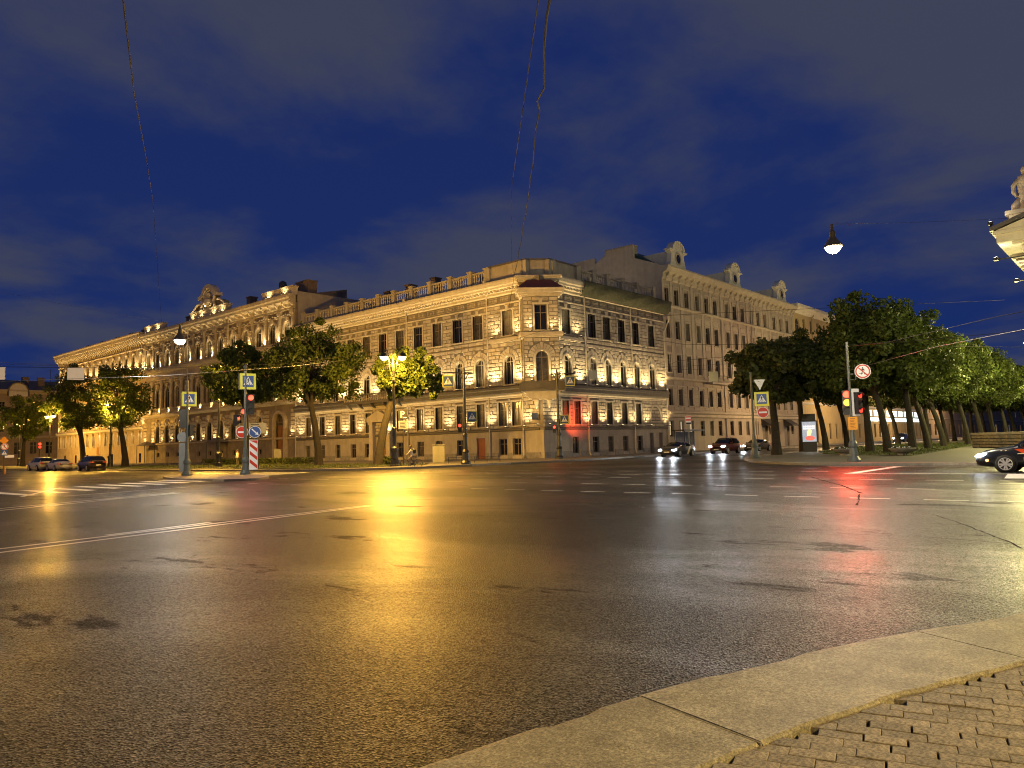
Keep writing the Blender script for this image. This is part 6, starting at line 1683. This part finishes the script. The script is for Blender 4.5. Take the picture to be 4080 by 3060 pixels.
pblack = cpaint('black_car_paint', (.012, .013, .017)); pred = cpaint('dark_red_car_paint', (.11, .012, .008)); psil = cpaint('bronze_car_paint', (.16, .12, .09)); pwhite = cpaint('white_car_paint', (.55, .53, .48), 0); pdark = cpaint('dark_brown_car_paint', (.05, .035, .028)); pgrey = cpaint('grey_car_paint', (.03, .034, .04))
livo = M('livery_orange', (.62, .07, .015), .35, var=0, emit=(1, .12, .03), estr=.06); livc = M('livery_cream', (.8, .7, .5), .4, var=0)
# taxi at the right edge, nose to the left
tx, TW = car('black taxi sedan with orange zigzag livery waiting at the stop line by the stone wall', 'sedan', pblack, (35.0, 3.35, 0), R(90), L=4.9, W=1.86, hk='taxi_beam')
yS = TW/2*1.0+.012
def decal(poly, m, name): b = MB(); b.prism(poly, yS, yS+.004); b.build(name, m, tx)
decal([(.95, .9), (1.12, .9), (.88, .74), (-1.4, .62), (-1.4, .90)], livo, 'livery_panel')
decal([(1.02, .735), (.62, .755), (.64, .70), (.16, .73), (.18, .68), (-.4, .70), (-.4, .67), (.22, .64), (.2, .69), (.68, .66), (.66, .715), (1.04, .705)], livc, 'livery_edge')
decal([(.86, .58), (-1.4, .64), (-1.4, .52), (.84, .40)], livo, 'livery_panel'); decal([(.84, .40), (-1.4, .52), (-1.4, .49), (.83, .36)], livc, 'livery_edge')
for k in range(4): decal([(1.28+k*.075, .845), (1.31+k*.075, .845+.02*(1 if k % 2 else -1)), (1.36+k*.075, .83+.02*(1 if k % 2 else -1)), (1.33+k*.075, .82)], livc, 'checker_mark')
b = MB(); b.cyl((2.05, TW/2*.93, .47), (2.05, TW/2*.96, .47), .05, n=12); b.build('indicator', turn_, tx)
CG = 'cars coming out of the boulevard road with headlights on'
mc, MW = car('dark grey taxi sedan with pale door stripe leading the three cars with headlights on', 'sedan', pgrey, (65.7, 36.3, 0), R(183), group=None)
for sy in (1, -1):
    b = MB(); b.prism([(-.5, .25), (-.1, .25), (-.7, .95), (-1.1, .95)], sy*(MW/2+.008), sy*(MW/2+.012)); b.build('door_stripe', livc, mc)
car('dark red saloon with headlights on, second behind the grey taxi', 'suv', pred, (76.6, 36.5, 0), R(181), L=4.5)
c3, W3 = car('bronze hatchback with orange tail, last of the three cars with headlights on', 'sedan', psil, (88.6, 38.0, 0), R(178), L=4.4)
car('white estate car parked nose away by the far left kerb', 'suv', pwhite, (32.0, 109.4, 0), R(92), head=False, L=4.5)
car('white saloon parked just behind the white estate car', 'sedan', pwhite, (32.2, 103.2, 0), R(88), head=False)
car('dark estate car parked under the linden before the lamp post', 'suv', pdark, (32.0, 92.0, 0), R(88), head=False, L=4.6)
car('distant grey car with headlights on beyond the boulevard trees', 'suv', pgrey, (150, 37.0, 0), R(182), hk='car_beam_far')

# ------------------------------------------------------------------ people
skin = M('skin', (.38, .22, .14), .6, var=.05); hairm = M('hair_dark', (.03, .02, .015), .7, var=.2)
shirtw = M('white_shirt', (.62, .58, .5), .8, var=.1, scale=6); trd = M('dark_trousers', (.03, .03, .035), .8, var=.2); shr = M('grey_shorts', (.2, .19, .18), .8, var=.1)
def person(label, loc, az, joints, edges, radii, shirt, leg, extra=None):
    """one continuous skinned body; clothing colour by height bands on the same mesh"""
    o = thing('person', label, 'person', loc, az)
    me = bpy.data.meshes.new('body'); me.from_pydata(joints, edges, []); me.update()
    ob = link('body', me, o)
    md_ = ob.modifiers.new('skin', 'SKIN'); sv = me.skin_vertices[0].data
    for k, r in enumerate(radii): sv[k].radius = (r, r); sv[k].use_root = (k == 0)
    ss = ob.modifiers.new('smooth', 'SUBSURF'); ss.levels = 2; ss.render_levels = 2
    m = bpy.data.materials.new('clothed_body'); m.use_nodes = True; t = m.node_tree; ln = t.links.new
    tcn = t.nodes.new('ShaderNodeTexCoord'); sp_ = t.nodes.new('ShaderNodeSeparateXYZ'); ln(tcn.outputs['Object'], sp_.inputs[0])
    rp = t.nodes.new('ShaderNodeValToRGB'); rp.color_ramp.interpolation = 'CONSTANT'
    mr = t.nodes.new('ShaderNodeMapRange'); mr.inputs['From Max'].default_value = 1.8; ln(sp_.outputs[2], mr.inputs['Value']); ln(mr.outputs[0], rp.inputs[0])
    el = rp.color_ramp.elements; el[0].position = 0; el[0].color = (.02, .02, .02, 1); el[1].position = leg[1]/1.8; el[1].color = (*shirt[0], 1)
    e = el.new(.06); e.color = (*leg[0], 1); e = el.new(shirt[1]/1.8); e.color = (.38, .22, .14, 1)
    ln(rp.outputs[0], t.nodes['Principled BSDF'].inputs['Base Color']); t.nodes['Principled BSDF'].inputs['Roughness'].default_value = .8
    me.materials.append(m)
    return o
def head(o, x, y, z, r=.105, hat=None):
    b = MB(); b.lathe((x, y, z), [(.045, -.15), (.075, -.11), (.09, -.04), (.1, .03), (.085, .09), (.04, .125), (.005, .135)], 12)
    b.tube([(x+.085, y, z), (x+.118, y, z-.03)], [.012, .016], 6)
    for sy in (-1, 1): b.lathe((x, y+sy*.095, z-.01), [(.01, -.03), (.02, 0), (.01, .03)], 6)
    h = b.build('head', skin, o, smooth=True)
    b = MB(); b.lathe((x-.015, y, z), [(.095, -.02), (.108, .03), (.096, .09), (.05, .135), (.006, .147)], 12); b.build('hair', hat or hairm, h, smooth=True)
    for sy in (-1, 1):
        b = MB(); b.lathe((x+.088, y+sy*.035, z+.01), [(.004, -.008), (.01, 0), (.004, .008)], 6); b.build('eye', blk, h)
    b = MB(); b.box(x+.075, x+.092, y-.025, y+.025, z-.075, z-.066); b.build('mouth', M('lips', (.3, .1, .08), .6, var=0), h)
stand_j = [(0, 0, .95), (0, 0, 1.15), (0, 0, 1.38), (0, 0, 1.5), (0, .18, 1.38), (0, .24, 1.1), (.06, .25, .85), (0, -.18, 1.38), (0, -.24, 1.1), (.06, -.25, .85), (0, .1, .9), (.03, .11, .5), (-.03, .11, .1), (.1, .12, .06), (0, -.1, .9), (-.02, -.11, .5), (-.1, -.11, .1), (.03, -.12, .06)]
stand_e = [(0, 1), (1, 2), (2, 3), (2, 4), (4, 5), (5, 6), (2, 7), (7, 8), (8, 9), (0, 10), (10, 11), (11, 12), (12, 13), (0, 14), (14, 15), (15, 16), (16, 17)]
stand_r = [.15, .14, .15, .06, .08, .055, .04, .08, .055, .04, .1, .07, .05, .045, .1, .07, .05, .045]
for lab, x, y, a_, s_ in (('person in a pale shirt standing by the hedge behind the street lamp', 40.5, 75.0, 2.2, (.62, .55, .46)), ('person in light clothes walking along the palace wall', 50.5, 98.0, 1.4, (.55, .5, .42))):
    p_ = person(lab, (x, y, GZ), a_, stand_j, stand_e, stand_r, (s_, 1.45), ((.05, .045, .04), .93)); head(p_, .01, 0, 1.66)
# cyclist: bicycle and rider
bk_ = thing('bicycle', 'city bicycle under the rider on the pavement by the corner lamp', 'bicycle', (38.6, 44.6, 0.0), R(-50+180))
# nose towards +x of the root; wheels 0.68 m
def bike_wheel(x):
    b = MB(); R_ = .335; n = 28
    rg = [[b.pt((x+(R_+.022*math.cos(2*PI*j/6))*math.cos(2*PI*k/n), .022*math.sin(2*PI*j/6), R_+.022+(R_+.022*math.cos(2*PI*j/6))*math.sin(2*PI*k/n))) for k in range(n)] for j in range(6)]
    for j in range(6):
        A, B = rg[j], rg[(j+1) % 6]
        for k in range(n): b.face((A[k], A[(k+1) % n], B[(k+1) % n], B[k]))
    w = b.build('wheel', tyre, bk_)
    b = MB()
    for k in range(12): a = 2*PI*k/12; b.tube([(x, 0, .357), (x+.32*math.cos(a), 0, .357+.32*math.sin(a))], .004, 3)
    b.cyl((x, -.04, .357), (x, .04, .357), .025, n=8); b.build('spokes', galv, w)
bike_wheel(-.52); bike_wheel(.54)
b = MB(); BB = (-.06, 0, .3); ST = (-.2, 0, .82); HT = (.36, 0, .86)
for p, q in ((BB, ST), (BB, (.38, 0, .72)), (ST, HT), ((-.52, 0, .357), BB), ((-.52, 0, .357), (-.18, 0, .74)), ((.54, 0, .357), HT), (HT, (.33, 0, 1.0))): b.tube([p, q], .018, 6)
b.build('frame', cpaint('bike_frame', (.12, .12, .13)), bk_)
b = MB(); b.tube([(.36, -.28, 1.02), (.33, 0, 1.0), (.36, .28, 1.02)], .014, 6); b.build('handlebar', ironm, bk_)
b = MB(); b.prism([(-.34, .84), (-.02, .86), (-.04, .89), (-.2, .9), (-.33, .93)], -.07, .07); b.build('saddle', blk, bk_)
b = MB(); b.cyl((-.06, -.03, .3), (-.06, .03, .3), .09, n=14); b.tube([(-.06, .06, .3), (.08, .08, .2)], .012); b.tube([(-.06, -.06, .3), (-.2, -.08, .4)], .012); b.box(.03, .14, .06, .14, .18, .21); b.box(-.25, -.14, -.14, -.06, .39, .42); b.build('crank', ironm, bk_)
rj = [(-.18, 0, .98), (-.1, 0, 1.18), (.0, 0, 1.4), (.04, 0, 1.52), (.02, .18, 1.38), (.16, .25, 1.2), (.34, .25, 1.06), (.02, -.18, 1.38), (.16, -.25, 1.2), (.34, -.25, 1.06), (-.14, .1, .93), (.2, .11, .72), (.04, .11, .28), (.15, .11, .22), (-.14, -.1, .93), (.16, -.11, .86), (-.16, -.11, .5), (-.06, -.11, .43)]
cy_ = person('cyclist in a white top with a backpack riding past the corner lamp', (38.6, 44.6, 0), R(130), rj, stand_e, stand_r, ((.6, .55, .46), 1.46), ((.16, .13, .11), .96))
head(cy_, .07, 0, 1.67)
b = MB(); b.lathe((-.22, 0, 1.12), [(.04, 0), (.14, .04), (.16, .2), (.13, .36), (.04, .42)], 10); b.build('backpack', blk, cy_)
# ------------------------------------------------------------------ street furniture
cabm = M('cabinet_paint', (.2, .2, .165), .5, var=.1)
def cabinet(loc, w, d, h, label):
    o = thing('utility_cabinet', label, 'cabinet', (*loc, GZ), R(-45))
    b = MB(); b.box(-w/2, w/2, -d/2, d/2, .08, h); b.build('body', cabm, o); b = MB(); b.box(-w/2-.04, w/2+.04, -d/2-.04, d/2+.04, h, h+.06); b.box(-w/2+.03, w/2-.03, -d/2+.03, d/2-.03, 0, .08); b.build('lid', cabm, o)
    for sx in (-1, 1):
        b = MB(); b.box(sx*w*.25-w*.23, sx*w*.25+w*.23, -d/2-.02, -d/2, .15, h-.08); b.build('door', cabm, o)
cabinet((44.6, 47.9), 1.05, .5, 1.6, 'pale green utility cabinet on the pavement behind the cyclist')
cabinet((50.5, 83.5), .9, .5, 1.7, 'grey utility cabinet against the plinth wall behind the large linden')
bn = MB(); bn.lathe((0, 0, 0), [(.16, 0), (.22, .05), (.24, .6), (.26, .62), (.26, .7), (.2, .72)], 12); bn_o = tag(bn.build('litter_bin', ironm, None, loc=(50.2, 85.3, GZ)), 'round dark litter bin beside the grey utility cabinet', 'bin')
def hedge(pts, w, h, label, seed):
    rn = random.Random(seed); b = MB()
    for a, c in zip(pts, pts[1:]):
        L0 = math.dist(a, c)
        for k in range(int(L0*260)):
            t = rn.random(); x = a[0]+(c[0]-a[0])*t+rn.uniform(-w/2, w/2); y = a[1]+(c[1]-a[1])*t+rn.uniform(-w/2, w/2); z = GZ+rn.random()**.7*h; s = rn.uniform(.05, .11)
            n = Vector((rn.gauss(0, 1), rn.gauss(0, 1), rn.gauss(.4, 1))).normalized(); u_ = n.orthogonal().normalized(); v_ = n.cross(u_); p = Vector((x, y, z)); b.poly([p-u_*s, p+v_*s*.7, p+u_*s, p-v_*s*.7])
    o = thing('hedge', label, 'hedge', (pts[0][0], pts[0][1], GZ))
    b.T = None; ob = b.build('leaves', hedgem, None); ob.parent = o; ob.location = (-pts[0][0], -pts[0][1], -GZ)
hedge([(44.3, 66), (44.3, 90)], .9, .75, 'low clipped hedge along the lawn before the palace', 1)
hedge([(41.0, 50.2), (43.4, 53.2)], .9, .7, 'short dark hedge at the foot of the leaning linden', 2)
def low_fence(p, q, label):
    o = thing('low_fence', label, 'fence', (p[0], p[1], GZ), math.atan2(q[1]-p[1], q[0]-p[0])); L0 = math.dist(p, q); n = max(2, int(L0/.9))
    for z in (.18, .5):
        b = MB(); b.tube([(0, 0, z), (L0, 0, z)], .018, 5); b.build('rail', ironm, o)
    for k in range(n+1):
        b = MB(); b.box(L0*k/n-.02, L0*k/n+.02, -.02, .02, 0, .56); b.build('fence_post', ironm, o)
low_fence((44.5, 46.6), (48.0, 43.8), 'low black garden fence between cabinet and signal post')
low_fence((34.5, 68.5), (34.5, 72.2), 'low black garden fence at the lamp post foot')
low_fence((34.6, 76), (34.6, 80), 'low black garden fence farther along the lawn edge')
# bowls with flowers, stone wall
def planter(loc, label):
    o = thing('flower_bowl', label, 'planter', (*loc, GZ), 0, 'stone flower bowls on the boulevard end')
    b = MB(); b.lathe((0, 0, 0), [(.35, 0), (.3, .08), (.32, .14), (.62, .26), (.82, .42), (.86, .5), (.78, .5), (.7, .42)], 20); b.build('bowl', granite, o)
    rn = random.Random(int(loc[0]*10)); b = MB()
    for k in range(260):
        a = rn.uniform(0, 2*PI); r = .68*rn.random()**.5; z = .42+rn.random()*.2; s = rn.uniform(.03, .07); n = Vector((rn.gauss(0, 1), rn.gauss(0, 1), 1)).normalized(); u_ = n.orthogonal().normalized(); v_ = n.cross(u_); p = Vector((r*math.cos(a), r*math.sin(a), z)); b.poly([p-u_*s, p+v_*s, p+u_*s, p-v_*s], 1 if k % 5 == 0 else 0)
    b.build('flowers', [hedgem, wht], o)
planter((56.7, 17.8), 'stone flower bowl behind the red-lit signal post'); planter((54.9, 13.5), 'stone flower bowl on the lawn tip among the leaning lindens')
sw = thing('stone_wall', 'low rough stone wall with a pale coping behind the black taxi', 'wall', (79.8, 13.7, GZ), math.atan2(8.9-13.7, 72.8-79.8))
b = MB(); b.box(0, 22, .06, .6, 0, 1.15); b.build('core', soil, sw)
rs = random.Random(9); x = 0; wallst = M('wall_stone', (.36, .31, .23), .85, var=.3, scale=3, bump=.5, bscale=12)
for rI, (z0, z1) in enumerate(((.02, .3), (.3, .52), (.52, .82), (.82, 1.15))):
    x = -.2 if rI % 2 else 0
    while x < 21.5:
        l = rs.uniform(.4, 1.1); b = MB(); b.stud(max(x, 0)+.012, x+l-.012, z0+.012, z1-.012, .08, -.01-rs.uniform(0, .05), .03); b.build('stone', wallst, sw); x += l
for k in range(12):
    b = MB(); b.box(k*1.85+.01, k*1.85+1.84, -.1, .7, 1.15, 1.36+rs.uniform(-.01, .01)); b.build('coping_stone', hallt, sw)
# advertising light box
ad = thing('advertising_lightbox', 'lit city-light advertising box on a dark plinth between the boulevard trunks', 'advertisement', (72.3, 25.8, GZ), R(28))
f = face_frame(R(200)-R(28))
b = MB(f); b.box(-.62, .62, -.2, .2, 0, .85); b.build('plinth', ironm, ad); b = MB(f); b.box(-.72, .72, -.15, .15, .85, 2.95); b.box(-.6, .6, -.2, .2, 2.95, 3.6); b.build('case', ironm, ad)
b = MB(f); b.box(-.62, .62, -.16, -.151, .95, 2.85); fa = b.build('lit_poster', M('poster_glow', (.5, .55, .6), .3, var=.6, scale=2.4, emit=(.42, .52, .68), estr=.62, col2=(.15, .18, .25)), ad)
b = MB(f)
for rI in range(2):
    for k in range(7): b.box(-.5+k*.15, -.5+k*.15+.1, -.166, -.161, 2.33-rI*.2, 2.48-rI*.2)
b.build('poster_lettering', M('poster_white', (.9, .9, .9), .3, var=0, emit=(1, 1, 1), estr=1.2), fa)
b = MB(f); b.prism([(.05+.42*math.cos(2*PI*k/16), 1.28+.22*math.sin(2*PI*k/16)) for k in range(16)], -.166, -.161); b.build('poster_shape', M('poster_red', (.6, .1, .08), .3, var=.3, scale=6, emit=(.8, .15, .1), estr=1.0), fa)
b = MB(f); b.prism([(-.2, 1.5), (.1, 1.55), (.25, 2.0), (.0, 2.15), (-.2, 1.9)], -.166, -.161); b.build('poster_shape', M('poster_gold', (.8, .6, .3), .3, var=.4, scale=9, emit=(1, .75, .35), estr=1.2), fa)
light('poster_light', ad, (*f((0, -.5, 0))[:2], 1.9), 'SPOT', 40, (.8, .9, 1), .4, 150, 1., f((0, -1, 0)))
# bus shelter and stop sign on the far pavement
bs = thing('bus_shelter', 'dark-framed glass bus shelter on the far pavement behind the red car', 'bus shelter', (79.5, 42.3, GZ), 0)
b = MB(); b.box(-2.6, 2.6, -.75, .75, 2.5, 2.65); b.build('roof', ironm, bs)
for x in (-2.3, 0, 2.3):
    b = MB(); b.box(x-.05, x+.05, .55, .65, 0, 2.5); b.build('post', ironm, bs)
for x in (-1.15, 1.15):
    b = MB(); b.box(x-1.08, x+1.08, .59, .61, .3, 2.4); b.build('glass_panel', M('shelter_glass', (.25, .25, .22), .1, var=0, trans=.7), bs)
b = MB(); b.box(-1.6, 1.6, .1, .5, .45, .5); b.box(-1.4, -1.3, .2, .4, 0, .45); b.box(1.3, 1.4, .2, .4, 0, .45); b.build('bench', ironm, bs)
st_ = thing('bus_stop_sign', 'red and white bus stop flag on a thin pole by the shelter', 'sign', (76.8, 40.9, GZ), 0)
pole(st_, 4.2, base=False, r=.045, m=galv); f = face_frame(R(210)); b = MB(f)
b.box(-.3, .3, -.1, -.07, 3.2, 4.15); fl = b.build('flag', wht, st_)
b = MB(f); b.box(-.28, .28, -.106, -.101, 3.62, 3.8); b.box(-.28, .28, -.106, -.101, 3.98, 4.12); b.build('flag_stripe', redp, fl)
b = MB(f); b.box(-.28, .28, -.106, -.101, 3.22, 3.42); b.build('flag_text', blk, fl)
